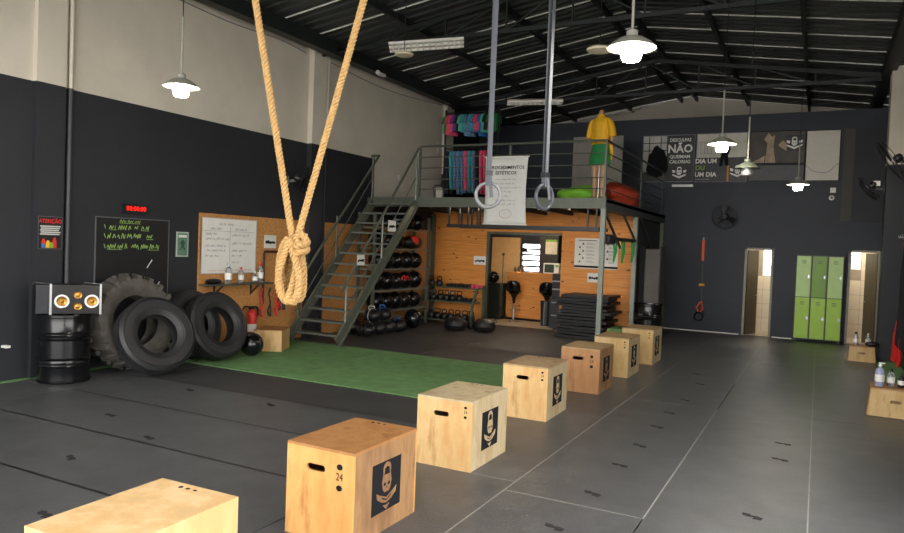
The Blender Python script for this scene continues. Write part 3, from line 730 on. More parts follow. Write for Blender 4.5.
# ================================================================ LEFT WALL THINGS
wbd = thing('whiteboard', 'whiteboard with handwritten lists on the chipboard wall', 'whiteboard', (XL+.02, 9.12, 1.80), PI/2)
w, h = 1.29, .95
B(-w/2, w/2, -.012, 0, -h/2, h/2).build('panel', 'wht', wbd)
MB().plate(rect(-w/2, w/2, -h/2, h/2), [rect(-w/2+.012, w/2-.012, -h/2+.012, h/2-.012)], 0, -.018).build('frame', 'alu', wbd)
mb = MB(); rr = random.Random(3)
for z, a, b in ((.37,-.25,.1),(.29,-.45,-.2),(.29,.12,.4),(.20,-.55,-.3),(.12,-.55,-.02),(.0,-.55,-.1),(-.08,-.52,-.12),(-.17,-.55,-.25),(.19,.05,.45),(.05,.05,.55),(-.08,.05,.4),(-.17,.05,.32),(-.28,.05,.25)): scribble(mb, a, b, z, .05, -.0135, .005, rr)
mb.bar((.0, -.0135, -.38), (.0, -.0135, .33), .002, .004, up=(1,0,0)); mb.bar((-.6, -.0135, .25), (.6, -.0135, .25), .002, .004)
mb.build('handwriting', 'inkgrey', wbd)
mb = MB(); scribble(mb, -.5, .55, -.42, .03, -.0135, .004, rr); mb.build('red_handwriting', 'red', wbd)
bb = thing('blackboard', 'blackboard with three lines of green chalk writing above the tyres', 'blackboard', (XL, 7.2, 1.6), PI/2)
w, h = 1.26, 1.14
B(-w/2, w/2, -.015, 0, -h/2, h/2).build('panel', mat('blackboard', '#131418', .5), bb)
MB().plate(rect(-w/2-.01, w/2+.01, -h/2-.01, h/2+.01), [rect(-w/2+.004, w/2-.004, -h/2+.004, h/2-.004)], 0, -.018).build('frame', mat('frame_dark_grey', '#5a5c5e', .6), bb)
mb = MB(); rr = random.Random(5)
scribble(mb, -.25, .1, .53, .045, -.0165, .008, rr); mb.build('chalk_writing', 'chalk', bb)
for z, segs in ((.44, ((-.42,-.32),(-.27,-.06),(.0,.08),(.12,.26))), (.31, ((-.45,-.25),(-.22,.12),(.22,.34))), (.16, ((-.45,-.12),(-.04,.08),(.12,.45)))):
    MB().tube([(-.5, -.0165, z+.03), (-.48, -.0165, z-.03)], .004, 4).build('chalk_bullet', 'chalk', bb)
    mb = MB()
    for a, b in segs: scribble(MB(), a, b, z, .085, -.0165, .011, rr).build('chalk_writing', 'chalk', bb)
for a, b, z in ((-.4,-.3,.395),(.12,.26,.40),(.22,.34,.27),(-.45,-.2,.115),(.25,.45,.11),(-.25,.1,.5)): MB().bar((a, -.0165, z), (b, -.0165, z), .002, .007).build('chalk_underline', 'chalk', bb)
for a, b in (((.24,-.16),(.33,-.04)), ((.2,-.3),(.3,-.4)), ((.43,-.44),(.48,-.38))): MB().bar((a[0], -.017, a[1]), (b[0], -.017, b[1]), .004, .014).build('chalk_streak', 'chalkw', bb)
dc = thing('digital_timer', 'red digital wall timer above the blackboard', 'timer', (XL, 7.2, 2.32), PI/2)
B(-.2, .2, -.05, 0, -.07, .07).build('case', 'black', dc)
text('00:00:00', .1, 0, 0, 'led', dc, y=-.052, bold=.0)
gn = thing('notice_frame', 'small green framed notice beside the blackboard', 'notice', (XL, 8.11, 1.81), PI/2)
B(-.12, .12, -.012, 0, -.2, .2).build('frame', mat('frame_pale', '#a9b3aa', .5), gn)
B(-.098, .098, -.014, -.012, -.178, .178).build('print', mat('green_print', '#5f7f6d', .6, var=.2, scale=12), gn)
MB().plate([(-.05,-.08),(-.02,-.02),(-.05,.02),(0,.08),(.05,.03),(.03,-.02),(.06,-.09),(.03,-.09),(.0,-.04),(-.03,-.09)], (), -.014, -.0155).build('print_figure', mat('green_dark_print', '#2d4a3c', .6), gn)
B(-.08, .08, -.0155, -.014, .11, .15).build('print_heading', 'paper', gn)
at = thing('warning_poster', 'black poster headed in red letters on the column', 'poster', (XL+.07, 5.86, 1.92), PI/2)
B(-.165, .165, -.008, 0, -.215, .215).build('sheet', 'board', at)
MB().plate(rect(-.165, .165, -.215, .215), [rect(-.16, .16, -.21, .21)], 0, -.009).build('border', mat('frame_grey', '#6d6d6f', .6), at)
text('ATENÇÃO', .072, 0, .15, 'red', at, y=-.009, bold=.0015, sx=.92)
for i in range(5):
    z = .085-.026*i; B(-.14+.01*(i % 2), .14-.012*(i % 3), -.0095, -.008, z-.008, z+.008).build('printed_line', 'chalkw', at)
for x, c, hh in ((-.09, 'red', .12), (-.03, 'yellow', .1), (.06, 'red', .14), (-.09, 'blue', .06), (.015, 'lime', .075)):
    MB().plate([(x-.03, -.2), (x+.03, -.2), (x+.026, -.2+hh*.7), (x+.012, -.2+hh), (x-.012, -.2+hh), (x-.026, -.2+hh*.7)], (), -.008, -.0095 if c in ('blue','lime') else -.009).build('printed_figure', c, at)
# shelf with bottles
sf = thing('wall_shelf', 'dark wall shelf on brackets under the whiteboard', 'shelf', (XL+.02, 9.24, 1.16), PI/2)
B(-.78, .78, -.24, 0, -.025, 0).build('board', mat('shelf_dark', '#4a4b43', .6), sf)
for x in (-.45, .42): MB().bar((x, -.01, -.2), (x, -.21, -.03), .02, .02).bar((x, -.012, -.22), (x, -.012, -.025), .02, .02, up=(0,1,0)).build('bracket', 'black', sf)
bottle((XL+.16, 8.98, 1.162), 'tall clear bottle on the wall shelf left of the red-capped ones', .36, .06, 'clear', 'clear')
bottle((XL+.16, 9.28, 1.162), 'short red-capped bottle on the wall shelf', .28, .05, 'clear', 'red')
bottle((XL+.16, 9.62, 1.162), 'white label bottle on the wall shelf between the red-capped ones', .2, .05, 'clear', 'wht')
bottle((XL+.14, 9.78, 1.162), 'tall red-capped bottle on the wall shelf near its end', .36, .055, 'clear', 'red')
tag(MB().sphere((0,0,.045), .12, 14, 8, (.8, 1.4, .42)).build('cloth', 'black', None, True, loc=(XL+.15, 8.66, 1.16)), 'crumpled black cloth on the wall shelf', 'cloth')
# hanging cables and hooks
def cable(pts, r, m, label, name='jump_rope'):
    P = [Vector(p) for p in pts]; out = []
    for i in range(len(P)-1):
        p0, p1, p2, p3 = P[max(i-1,0)], P[i], P[i+1], P[min(i+2,len(P)-1)]
        for k in range(6):
            t = k/6; out.append(.5*((2*p1)+(p2-p0)*t+(2*p0-5*p1+4*p2-p3)*t*t+(3*p1-p0-3*p2+p3)*t**3))
    out.append(P[-1]); return MB().tube(out, r, 6)
hp = thing('cable_rack', 'dark red hose frame with hanging jump ropes on the chipboard wall', 'rope rack', (XL+.05, 10.15, 0), PI/2)
MB().tube([(-.22, -.03, .75), (-.22, -.03, 1.68), (-.2, -.03, 1.72), (.2, -.03, 1.72), (.22, -.03, 1.68), (.22, -.03, .95)], .022, 8).build('hose_loop', mat('dark_red_hose', '#4a2226', .5), hp, True)
for i, (x, m) in enumerate(((-.3, 'red'), (-.08, 'black'), (.1, 'red'), (.16, 'black'), (.24, 'black'), (.3, 'black'), (.2, 'red'))):
    z = .95 if i < 3 else 1.05
    cable([(x, -.04, z), (x+.03, -.06, z-.18), (x-.02, -.05, z-.34), (x+.05, -.06, z-.42), (x+.03, -.05, z-.12)], .014, m, '').build('jump_rope', m, hp, True)
    MB().tube([(x, -.05, z), (x+.03, -.055, z+.1)], .016, 8).build('grip', 'red' if i % 2 == 0 else 'black', hp, True)
MB().tube([(-.45+.1*math.cos(a), -.05, .62+.1*math.sin(a)) for a in [2*PI*i/24 for i in range(24)]], .018, 6, closed=True).build('coil', 'black', hp, True)
# fire extinguisher
fe = thing('fire_extinguisher', 'red fire extinguisher with white label beside the chipboard wall', 'fire extinguisher', (-8.91, 9.55, .231))
tag(B(-.09, .09, -.12, .12, 0, .21).build('extinguisher_stand', 'black', None, loc=(-8.91, 9.55, .02)), 'low black stand under the fire extinguisher', 'stand')
MB().lathe([(.07, 0), (.08, .015), (.08, .36), (.065, .41), (.03, .44), (.03, .46)], 20).build('cylinder', 'red', fe, True)
MB().lathe([(.0812, .06), (.0812, .2)], 20).build('label', 'wht', fe, True)
MB().box(-.02, .02, -.07, .03, .46, .5).box(-.015, .015, -.1, .0, .5, .515).build('valve', 'black', fe)
cable([(0, -.03, .48), (-.12, -.06, .5), (-.2, -.05, .36), (-.1, -.08, .3)], .012, 'black', '').build('hose', 'black', fe, True)
# crate box and medicine ball in front
cb = thing('wooden_crate', 'plain light wooden box standing below the hanging jump ropes', 'wooden box', (-8.46, 9.58, .021), R(27))
B(-.24, .24, -.29, -.272, 0, .35).build('front_panel', Cf, cb); B(-.24, .24, .272, .29, 0, .35).build('back_panel', Cf, cb)
B(-.24, -.222, -.272, .272, 0, .35).build('side_panel', Cf, cb); B(.222, .24, -.272, .272, 0, .35).build('side_panel', Cf, cb); B(-.24, .24, -.29, .29, .35, .368).build('top_panel', E_, cb)
# ================================================================ MEDICINE BALLS, RACKS
def ball_proto(r, m, name='medicine_ball', cat='ball'):
    t = thing(name, 'ball', cat)
    MB().sphere((0,0,r), r, 20, 12).build('shell', m, t, True)
    MB().tube([(r*1.002*math.cos(a), 0, r+r*1.002*math.sin(a)) for a in [2*PI*i/28 for i in range(28)]], .005, 4, closed=True).build('seam', 'dark', t, True)
    return t
bl = ball_proto(.19, 'blackgloss'); bl.location = (-8.2, 8.8, .021); bl['label'] = 'black medicine ball on the turf beside the outer truck tyre'
rk = thing('ball_rack', 'grey steel ball rack on the left wall beside the stairs', 'rack', (-8.82, 14.5, 0))
y0, y1 = -1.55, .85
for y in (y0, y1):
    B(.16, .22, y-.03, y+.03, .015, 2.62).build('upright', 'gsteel', rk); B(-.24, -.19, y-.03, y+.03, .015, 2.62).build('upright', 'gsteel', rk)
LV = [.43, .9, 1.38, 1.84, 2.3]
for z in LV: 
    B(-.24, .2, y0, y1, z-.03, z).build('shelf', 'gpost', rk)
b0 = ball_proto(.195, 'blackgloss'); used = False
rr = random.Random(11)
for li, z in enumerate(LV):
    ys = [13.3, 13.72, 14.14, 14.56, 14.98] if li < 4 else [14.1, 14.55, 15.0]
    for bi, y in enumerate(ys):
        if li == 3 and y in (14.56, 14.98): continue
        o = place(b0, used, (-8.79+rr.uniform(-.02, .02), y, z+.001), rr.uniform(0, 6), 'black medicine ball on the %s shelf of the ball rack, %s from the stairs' % (('lowest', 'second lowest', 'middle', 'second highest', 'top')[li], ORD[bi]), 'medicine balls on the %s rack shelf' % ('lowest', 'second lowest', 'middle', 'second highest', 'top')[li]); used = True
        s = rr.choice((.95, 1.0, 1.04, 1.06)); o.scale = (s, s, s)
rs = thing('sandbag', 'red and black soft bag on the upper shelf of the ball rack', 'bag', (-8.76, 14.78, 1.841))
MB().sphere((0,0,.16), .3, 16, 10, (.65, 1.3, .53)).build('bag', 'black', rs, True); MB().sphere((.1,-.08,.2), .14, 12, 8, (.8, 1.1, .9)).build('red_patch', 'red', rs, True)
rb = cable([(-8.62, 14.1, 1.1), (-8.60, 14.2, 1.22), (-8.60, 14.28, 1.12), (-8.6, 14.35, 1.2), (-8.6, 14.42, 1.1)], .016, 'red', '').build('resistance_band', 'red', None, True)
tag(rb, 'red resistance band on the balls of the rack', 'band')
fb = ball_proto(.22, 'blackgloss'); fb.location = (-8.28, 14.15, .015); fb['label'] = 'large black ball on the floor in front of the ball rack'
# heap of weight bags behind the stairs
M['darkcloth'] = mat('dark_cloth', '#1a1b20', .8); M['bin_dark'] = M['black']
def wbag(loc, rz, m, label, s=1):
    t = thing('weight_bag', label, 'bag', loc, rz)
    MB().sphere((0,0,.14), .2, 16, 10, (1.15*s, .85*s, .7)).build('body', 'black', t, True)
    for k in (-1, 0, 1):
        MB().tube([(k*.1*s, .19*s*math.cos(a)*.9, .14+.155*math.sin(a)) for a in [2*PI*i/20 for i in range(20)]], .009, 5, closed=True).build('strap', m if k == 0 else 'darkcloth' if k > 0 else 'bin_dark', t, True)
    MB().tube([(-.08, -.02, .27), (-.06, -.02, .34), (.06, -.02, .34), (.08, -.02, .27)], .014, 6).build('handle', m, t, True)
hb = [(-8.25, 12.2, 'black', 'black'), (-8.25, 12.58, 'yellow', 'yellow'), (-8.78, 12.4, 'chalkw', 'white'), (-8.25, 12.96, 'lime', 'light green'), (-8.2, 13.34, 'blue', 'blue'), (-8.72, 13.3, 'yellow', 'yellow')]
for i, (x, y, m, c) in enumerate(hb):
    lab = {0: 'black weight bag with black straps beside the stair foot', 1: 'black weight bag with yellow straps beside the stairs', 2: 'black weight bag with pale straps beside the stairs', 3: 'black weight bag with light green straps beside the stairs', 4: 'black weight bag with blue straps beside the large floor ball', 5: 'black weight bag with yellow straps at the wall behind the blue-strapped one'}[i]
    wbag((x, y, .015), random.uniform(-.15, .15), m, lab)
for i, (x, y, m, lab) in enumerate([(-8.25, 12.39, 'chalkw', 'black weight bag with pale straps on top of the heap'), (-8.25, 12.8, 'blue', 'black weight bag with blue straps on top of the heap')]):
    wbag((x, y, .29), random.uniform(-.15, .15), m, lab, .9)
# kettlebells
def kettlebell(m='black'):
    t = thing('kettlebell', 'kettlebell', 'kettlebell')
    MB().lathe([(.05, 0), (.075, .012), (.092, .06), (.088, .11), (.06, .15), (.0001, .165)], 16).build('bell', m, t, True)
    MB().tube([(-.05, 0, .13), (-.065, 0, .19), (-.05, 0, .235), (0, 0, .248), (.05, 0, .235), (.065, 0, .19), (.05, 0, .13)], .015, 7).build('handle', 'black', t, True)
    return t
kr = thing('kettlebell_rack', 'green steel three-tier rack holding kettlebells and dumbbells', 'rack', (-8.17, 15.85, 0))
KZ = [(.12, -.18), (.58, -.08), (.92, .1)]
for z, y in KZ: B(-.75, .75, y-.16, y+.16, z-.03, z).build('shelf', mat('rack_green', '#4c5a48', .5), kr)
for x in (-.72, .72):
    MB().bar((x, -.4, .015), (x, -.28, .55), .05, .06).bar((x, -.28, .55), (x, .0, .95), .05, .06).build('slanted_leg', MATS['rack_green'], kr)
    B(x-.025, x+.025, .3, .35, .015, .98).build('upright', MATS['rack_green'], kr)
    B(x-.025, x+.025, -.36, .32, .06, .1).build('foot_bar', MATS['rack_green'], kr)
k0 = kettlebell(); used = False
for (n, z, yy, x0, x1) in ((8, KZ[0][0], 15.63, -8.8, -7.5), (6, KZ[1][0], 15.73, -8.8, -7.9)):
    for i in range(n):
        o = place(k0, used, (x0+(x1-x0)*i/(n-1), yy+rr.uniform(-.02, .02), z+.001), rr.uniform(-.5, .5), 'black kettlebell, %s from the wall on the %s of the green rack' % (ORD[i], 'lowest tier' if n == 8 else 'middle tier'), 'kettlebells on the %s' % ('lowest tier' if n == 8 else 'middle tier')); used = True
for i, x in enumerate((-8.8, -8.57)): place(k0, True, (x, 15.9, KZ[2][0]+.001), 0, 'black kettlebell on the top tier of the green rack, %s the wall' % ('next to' if i == 0 else 'second from'), 'kettlebells on the top tier')
def dumbbell(m):
    t = thing('dumbbell', 'dumbbell', 'dumbbell')
    for s in (-1, 1):
        MB().lathe([(.043, 0), (.051, .015), (.051, .07), (.043, .085)], 6, Matrix.Translation((0, s*.06-(0 if s > 0 else .085), .046)) @ Matrix.Rotation(-PI/2, 4, 'X')).build('head', m, t)
    MB().tube([(0, -.07, .046), (0, .07, .046)], .016, 8).build('grip', 'steel', t, True)
    return t
d0 = dumbbell('black'); used = False
for i in range(7):
    place(d0, used, (-8.28+.105*i, 15.93, KZ[2][0]+.001), 0, 'black hex dumbbell on the top tier of the green rack, %s from the pink ones' % ORD[6-i], 'black dumbbells on the top tier'); used = True
for i in range(3): place(d0, True, (-7.76+.11*i, 15.76, KZ[1][0]+.001), 0, 'black hex dumbbell on the middle tier, %s from the kettlebells' % ORD[i], 'black dumbbells on the middle tier')
p0 = dumbbell('pink'); used = False
for i in range(2): place(p0, used, (-7.58+.115*i, 15.93, KZ[2][0]+.001), 0, 'pink hex dumbbell at the end of the top rack tier', 'pink dumbbells'); used = True
# two round sand discs on the floor
for i, (x, y, lab) in enumerate(((-7.35, 14.5, 'flat black round sandbag with white print, the one nearer the ball rack'), (-6.75, 14.75, 'flat black round sandbag nearer the kitchen opening'))):
    t = thing('slam_disc', lab, 'sandbag', (x, y, .015)); t.scale = (.88, .88, 1.15)
    MB().lathe([(.15, 0), (.27, .03), (.32, .11), (.28, .2), (.16, .25), (.06, .265), (.0001, .265)], 28).build('bag', 'black', t, True)
    for a in (-.5, .5): MB().plate([(-.03,0),(.03,0),(0,.05)], (), 0, -.003, T=Matrix.Rotation(a-.45, 4, 'Z') @ Matrix.Translation((0,-.255,.2)) @ Matrix.Rotation(R(-62), 4, 'X')).build('white_print', 'wht', t)
    MB().tube([(-.06, 0, .255), (-.04, 0, .3), (.04, 0, .3), (.06, 0, .255)], .012, 6).build('handle', 'black', t, True)
k1 = place(k0, True, (-7.75, 15.05, .016), .3, 'kettlebell standing on the floor in front of the green rack', 'kettlebells on the floor'); place(k0, True, (-7.2, 15.0, .016), .8, 'kettlebell standing on the floor in front of the green rack', 'kettlebells on the floor')

# ================================================================ KITCHEN
ct = thing('bar_counter', 'knotty pine bar counter in the kitchen behind the opening', 'counter', (-6.83, 17.9, .012))
B(-.72, .72, .02, .5, 0, 1.26).build('carcass', mat('partition_core', '#6b4521', .8), ct)
planks(-.72, .72, .06, 1.26, .02, .2, ct, breaks=False)
B(-.72, .72, -.02, .02, 0, .05).build('kick_strip', 'ink', ct); B(-.76, .76, -.05, .55, 1.26, 1.3).build('top', 'pine', ct)
def stool(loc, label):
    t = thing('bar_stool', label, 'stool', loc)
    MB().lathe([(.2, 0), (.2, .012), (.05, .03), (.028, .04), (.028, .45), (.02, .46), (.02, .74)], 24).build('chrome_base', 'steel', t, True)
    MB().tube([(.13*math.cos(a), .13*math.sin(a)-.08, .3) for a in [PI+PI*i/12 for i in range(13)]], .01, 6).build('foot_ring', 'steel', t, True)
    # moulded bucket seat
    rows = [(-.2, .80, .13), (-.12, .77, .17), (-.02, .755, .185), (.08, .765, .19), (.14, .82, .195), (.165, .90, .2), (.18, .98, .195), (.185, 1.04, .165), (.187, 1.075, .1), (.188, 1.085, .03)]
    vs = []; fs = []; n = 12
    for (y, z, hw) in rows:
        for i in range(n+1):
            u = -1+2*i/n; vs.append((u*hw, y-.1*u*u*(1 if z > .8 else .3), z+(.05*u*u if z < .8 else 0)))
    for j in range(len(rows)-1):
        for i in range(n): q = j*(n+1)+i; fs.append((q, q+1, q+n+2, q+n+1))
    o = MB()._add(vs, fs).build('bucket_seat', 'blackgloss', t, True); md = o.modifiers.new('s', 'SOLIDIFY'); md.thickness = .02; md.offset = 0
    MB().lathe([(.03, .48), (.045, .6), (.09, .7), (.16, .76), (.0001, .762)], 20).build('seat_cone', 'blackgloss', t, True)
    return t
stool((-7.16, 17.5, .012), 'black bucket bar stool in front of the pine counter, nearer the tripod').rotation_euler = (0, 0, PI)
stool((-6.28, 17.62, .012), 'black bucket bar stool behind the dark waste bin').rotation_euler = (0, 0, PI+.3)
bn = thing('waste_bin', 'dark cylindrical waste bin in front of the bar stool', 'bin', (-6.12, 17.15, .012))
MB().lathe([(.13, 0), (.15, .6), (.16, .6), (.16, .625), (.14, .625), (.125, .02)], 24).build('bin', mat('bin_grey', '#2c2d31', .35), bn, True)
B(-.012, .012, -.152, -.146, .02, .6).build('bin_highlight', 'gpost', bn)  # highlight down the bin, painted as a pale strip
tp = thing('tripod_stand', 'thin black tripod stand in the kitchen opening', 'tripod', (-7.28, 16.95, .012))
MB().tube([(0,0,.25), (0,0,1.75)], .012, 8).build('pole', 'black', tp, True)
for i in range(3):
    a = 2*PI*i/3+.5; MB().tube([(0,0,.42), (.26*math.cos(a), .26*math.sin(a), .008)], .01, 6).build('leg', 'black', tp, True)
    MB().tube([(0,0,.16), (.15*math.cos(a), .15*math.sin(a), .18)], .007, 6).build('brace', 'black', tp, True)
MB().sphere((0,0,1.78), .04, 10, 8).build('head', mat('maroon', '#6a2f30', .5), tp, True)
bx = thing('floor_cabinet', 'low dark green cabinet between the tripod and the counter', 'cabinet', (-7.78, 17.8, .012))
B(-.3, .18, -.2, .2, 0, .98).build('body', mat('dark_green', '#15241d', .4), bx, bev=.01); B(-.28, .16, -.206, -.2, .05, .9).build('door', mat('dark_green', '#15241d', .4), bx)
hm = thing('helmet', 'black helmet resting on the dark green cabinet', 'helmet', (-7.92, 17.8, .993))
MB().sphere((0,0,.15), .17, 18, 12, (1, 1.1, .95)).build('shell', 'blackgloss', hm, True); MB().tube([(.15*math.cos(a), -.16+.05*abs(math.cos(a)), .13) for a in [PI*i/10 for i in range(11)]], .018, 6).build('visor_edge', 'black', hm, True)
tag(B(0, .88, -.05, 0, 0, 2.25).build('plywood_panel', mat('warm_ply', '#d9b078', .5, var=.1, scale=8), None, loc=(-8.52, YB-.01, .013)), 'tall pale plywood panel in the kitchen left of the window', 'panel')
kc = thing('tall_cabinet', 'dark tall cabinet in the kitchen right of the window', 'cabinet', (-6.62, 18.75, .012))
B(-.24, .3, -.25, .25, 0, 2.34).build('body', mat('dark_brown', '#2a2622', .5), kc); B(-.22, .03, -.257, -.25, .05, 2.3).build('door', mat('dark_brown', '#2a2622', .5), kc); B(.04, .28, -.257, -.25, .05, 2.3).build('door', mat('dark_brown', '#2a2622', .5), kc)
pn = thing('wall_paper_note', 'cream note with green strip on the tall kitchen cabinet', 'note', (-6.52, 18.49, 2.03)); B(-.17, .17, -.004, 0, -.2, .2).build('sheet', 'cream', pn); B(-.17, .17, -.005, -.004, .14, .2).build('green_strip', 'lime', pn)
mw = thing('microwave', 'white microwave with green display on the pine counter', 'microwave', (-6.32, 18.2, 1.312)); B(-.24, .2, -.17, .17, 0, .28).build('case', 'wht', mw, bev=.01); B(-.21, .06, -.176, -.17, .03, .25).build('door', mat('mw_glass', '#3a4a40', .2), mw); B(.09, .18, -.175, -.17, .18, .24).build('display', 'lime', mw)
for i, x in enumerate((-7.4, -7.29, -7.18)): tag(MB().lathe([(.03, 0), (.045, .05), (.035, .1), (.03, .13+.02*i), (.0001, .14+.02*i)], 12).build('jar', mat('jar_brown', '#6b4a30', .4), None, True, loc=(x, 18.1, 1.313)), 'small brown jar on the pine counter', 'jar', 'jars on the counter')
hl = thing('hanging_lamp', 'small dark hanging lamp in front of the kitchen window', 'lamp', (-7.28, 18.4, 1.86)); MB().lathe([(.02,.1),(.05,.08),(.15,0),(.14,0),(.04,.07)], 18).build('shade', 'black', hl, True); MB().tube([(0,0,.1),(0,0,1.0)], .006, 6).build('cord', 'black', hl, True)
ap = thing('coffee_machine', 'dark appliance tower with chrome bits beside the stacked mats', 'appliance', (-5.75, 16.95, .012))
B(-.16, .16, -.18, .18, 0, .75).build('lower_unit', 'bin_grey' if 'bin_grey' in M else MATS['bin_grey'], ap, bev=.01); B(-.12, .12, -.14, .14, .75, 1.35).build('upper_unit', 'black', ap, bev=.01)
for z in (.3, .62, .95, 1.15): B(-.1, .1, -.19, -.14 if z > .7 else -.18, z, z+.03).build('chrome_strip', 'steel', ap)

# stacked mats, each one separate
for i in range(14):
    z = .0145+i*.069; dx = rr.uniform(-.07, .07); sh = 0 if i > 4 else -.05
    w, d = 1.05+rr.uniform(-.05, .12), 1.0
    mb = MB(); n = 9
    vs = []; fs = []
    ph = rr.uniform(0, 6)
    for (zz) in (0, .055):
        for a in range(n+1):
            for b in (0, 1):
                u = a/n; vs.append((-w/2+w*u, -d/2+d*b, zz+.006*math.sin(u*5+ph)))
    k = 2*(n+1)
    for a in range(n):
        fs += [(2*a, 2*a+1, 2*a+3, 2*a+2), (k+2*a, k+2*a+2, k+2*a+3, k+2*a+1), (2*a, 2*a+2, k+2*a+2, k+2*a), (2*a+1, k+2*a+1, k+2*a+3, 2*a+3)]
    fs += [(0, k, k+1, 1), (2*n, 2*n+1, k+2*n+1, k+2*n)]
    tag(mb._add(vs, fs).build('folded_mat', mat('mat_black', '#101114', .6, var=.2), None, loc=(-4.6+dx+sh, 15.72+rr.uniform(-.03, .03), z)), 'black rubber mat in the stack by the pine wall, %s' % ('at the very bottom' if i == 0 else 'on the very top' if i == 13 else 'number %s from the bottom' % ('one two three four five six seven eight nine ten eleven twelve thirteen'.split()[i])), 'mat', 'stacked rubber mats').rotation_euler = (0, 0, R(rr.uniform(-3, 3)))
tag(B(-.2, .25, -.4, .4, 0, .3).build('turf_roll', 'turf', None, loc=(-3.75, 15.35, .0145)), 'folded offcut of green turf beside the stacked mats', 'turf offcut')
# exercise charts
for (x, w, lab) in ((-4.89, .62, 'white exercise chart on the pine wall left of the mezzanine post'), (-4.36, .42, 'white exercise chart on the pine wall right of the mezzanine post')):
    t = thing('exercise_chart', lab, 'chart', (x, 16.418, 1.9)); h = .72
    B(-w/2, w/2, -.006, 0, -h/2, h/2).build('sheet', 'paper', t); B(-w/2, w/2, -.007, -.006, -h/2+.02, -h/2+.07).build('dark_footer', 'ink', t)
    mb = MB(); mb.plate(rect(-w*.36, w*.36, h/2-.06, h/2-.045), (), -.006, -.007)
    for i in range(6):
        z = h/2-.13-.085*i; x0 = -w*.3+(.08 if i % 2 == 0 else 0)
        mb.plate(ell(x0, z+.018, .012, .012, 8), (), -.006, -.007).plate([(x0-.03, z-.02), (x0+.02, z-.025), (x0+.03, z+.002), (x0, z+.01)], (), -.006, -.007)
    mb.build('printed_figure', 'ink', t)
    mb = MB()
    for i in range(6):
        z = h/2-.13-.085*i
        for k in range(3): mb.plate(rect(-w*.05, w*.3-.03*k, z-.02+.018*k, z-.014+.018*k), (), -.006, -.007)
    mb.build('printed_text', 'inkgrey', t)
# upright pad, plates and green bands by the second drum
pd = thing('upright_pad', 'tall grey upright pad strapped between black side rails', 'pad', (-3.3, 16.15, .015), R(12))
B(-.17, .17, -.06, .06, .05, 2.05).build('pad', mat('pad_grey', '#4a4642', .6, var=.15), pd, bev=.03)
for s in (-1, 1): B(s*.23-.05, s*.23+.05, -.05, .05, 0, 2.1).build('side_rail', mat('matt_black', '#08080a', .9), pd)
for i, (x, y, z) in enumerate(((-3.72, 14.3, 2.18), (-3.7, 14.9, 2.16), (-3.66, 15.6, 2.18))):
    tag(MB().tube([(0,0,0), (.02,.02,-.18), (.0,.06,-.42), (.04,.1,-.2), (.03,.1,0), (0,.05,.03)], .022, 6, closed=True).build('green_band', mat('band_green', '#2f9a4a', .5), None, True, loc=(x, y, z)), 'green resistance band on the black side bar, %s from the front mezzanine post' % ORD[i], 'band', 'green bands')
for i in range(4):
    tag(MB().lathe([(.03, -.02), (.1, -.02), (.1, .02), (.03, .02)], 18, Matrix.Rotation(PI/2, 4, 'X'), closed=True).build('grip_clamp', 'black', None, True, loc=(-3.66, 13.4+.17*i, 2.2)), 'black round clamp on the side bar, %s from the front mezzanine post' % ORD[i], 'clamp', 'clamps on the side bar')
# ================================================================ ON THE MEZZANINE
# banner hanging on the railing
bn = thing('fabric_banner', 'white fabric banner about aesthetic procedures hanging on the railing', 'banner', (-5.67, 13.19, 3.11))
vs = []; fs = []; nx, nz = 10, 14; w, h = .93, 1.36
for j in range(nz+1):
    for i in range(nx+1):
        u, v = i/nx, j/nz
        vs.append(((u-.5)*w*(1-.05*math.sin(v*PI)), -.012-.012*math.sin(u*7+v*2)*math.sin(v*PI), (v-.5)*h))
for j in range(nz):
    for i in range(nx): a = j*(nx+1)+i; fs.append((a, a+1, a+nx+2, a+nx+1))
o = MB()._add(vs, fs).build('cloth', 'paper', bn, True); md = o.modifiers.new('s', 'SOLIDIFY'); md.thickness = .003; md.offset = 1
for z in (-h/2, h/2): MB().tube([(-w/2-.02, -.012, z), (w/2+.02, -.012, z)], .012, 8).build('rod', 'wht', bn, True)
MB().tube([(-w/2+.05, -.012, h/2), (.02, .03, ZR-3.11), (w/2-.05, -.012, h/2)], .004, 5).build('string', 'ink', bn, True)
text('PROCEDIMENTOS', .094, .02, .46, 'ink', bn, y=-.032, bold=.001); text('ESTÉTICOS', .094, .0, .35, 'ink', bn, y=-.032, bold=.001)
for i, s in enumerate((.46, .44, .66, .26, .24, .42, .44)):
    mb = MB(); scribble(mb, -s/2, s/2, .22-.083*i, .035, -.03, .006, random.Random(i)); mb.build('printed_line', 'inkgrey', bn)
mb = MB().tube([(.02+.13*math.cos(a), -.028, -.47+.085*math.sin(a)) for a in [2*PI*i/26 for i in range(26)]], .004, 4, closed=True); scribble(mb, -.06, .1, -.46, .02, -.028, .004)
mb.build('oval_stamp', mat('rose_ink', '#a78289', .7, var=0), bn)
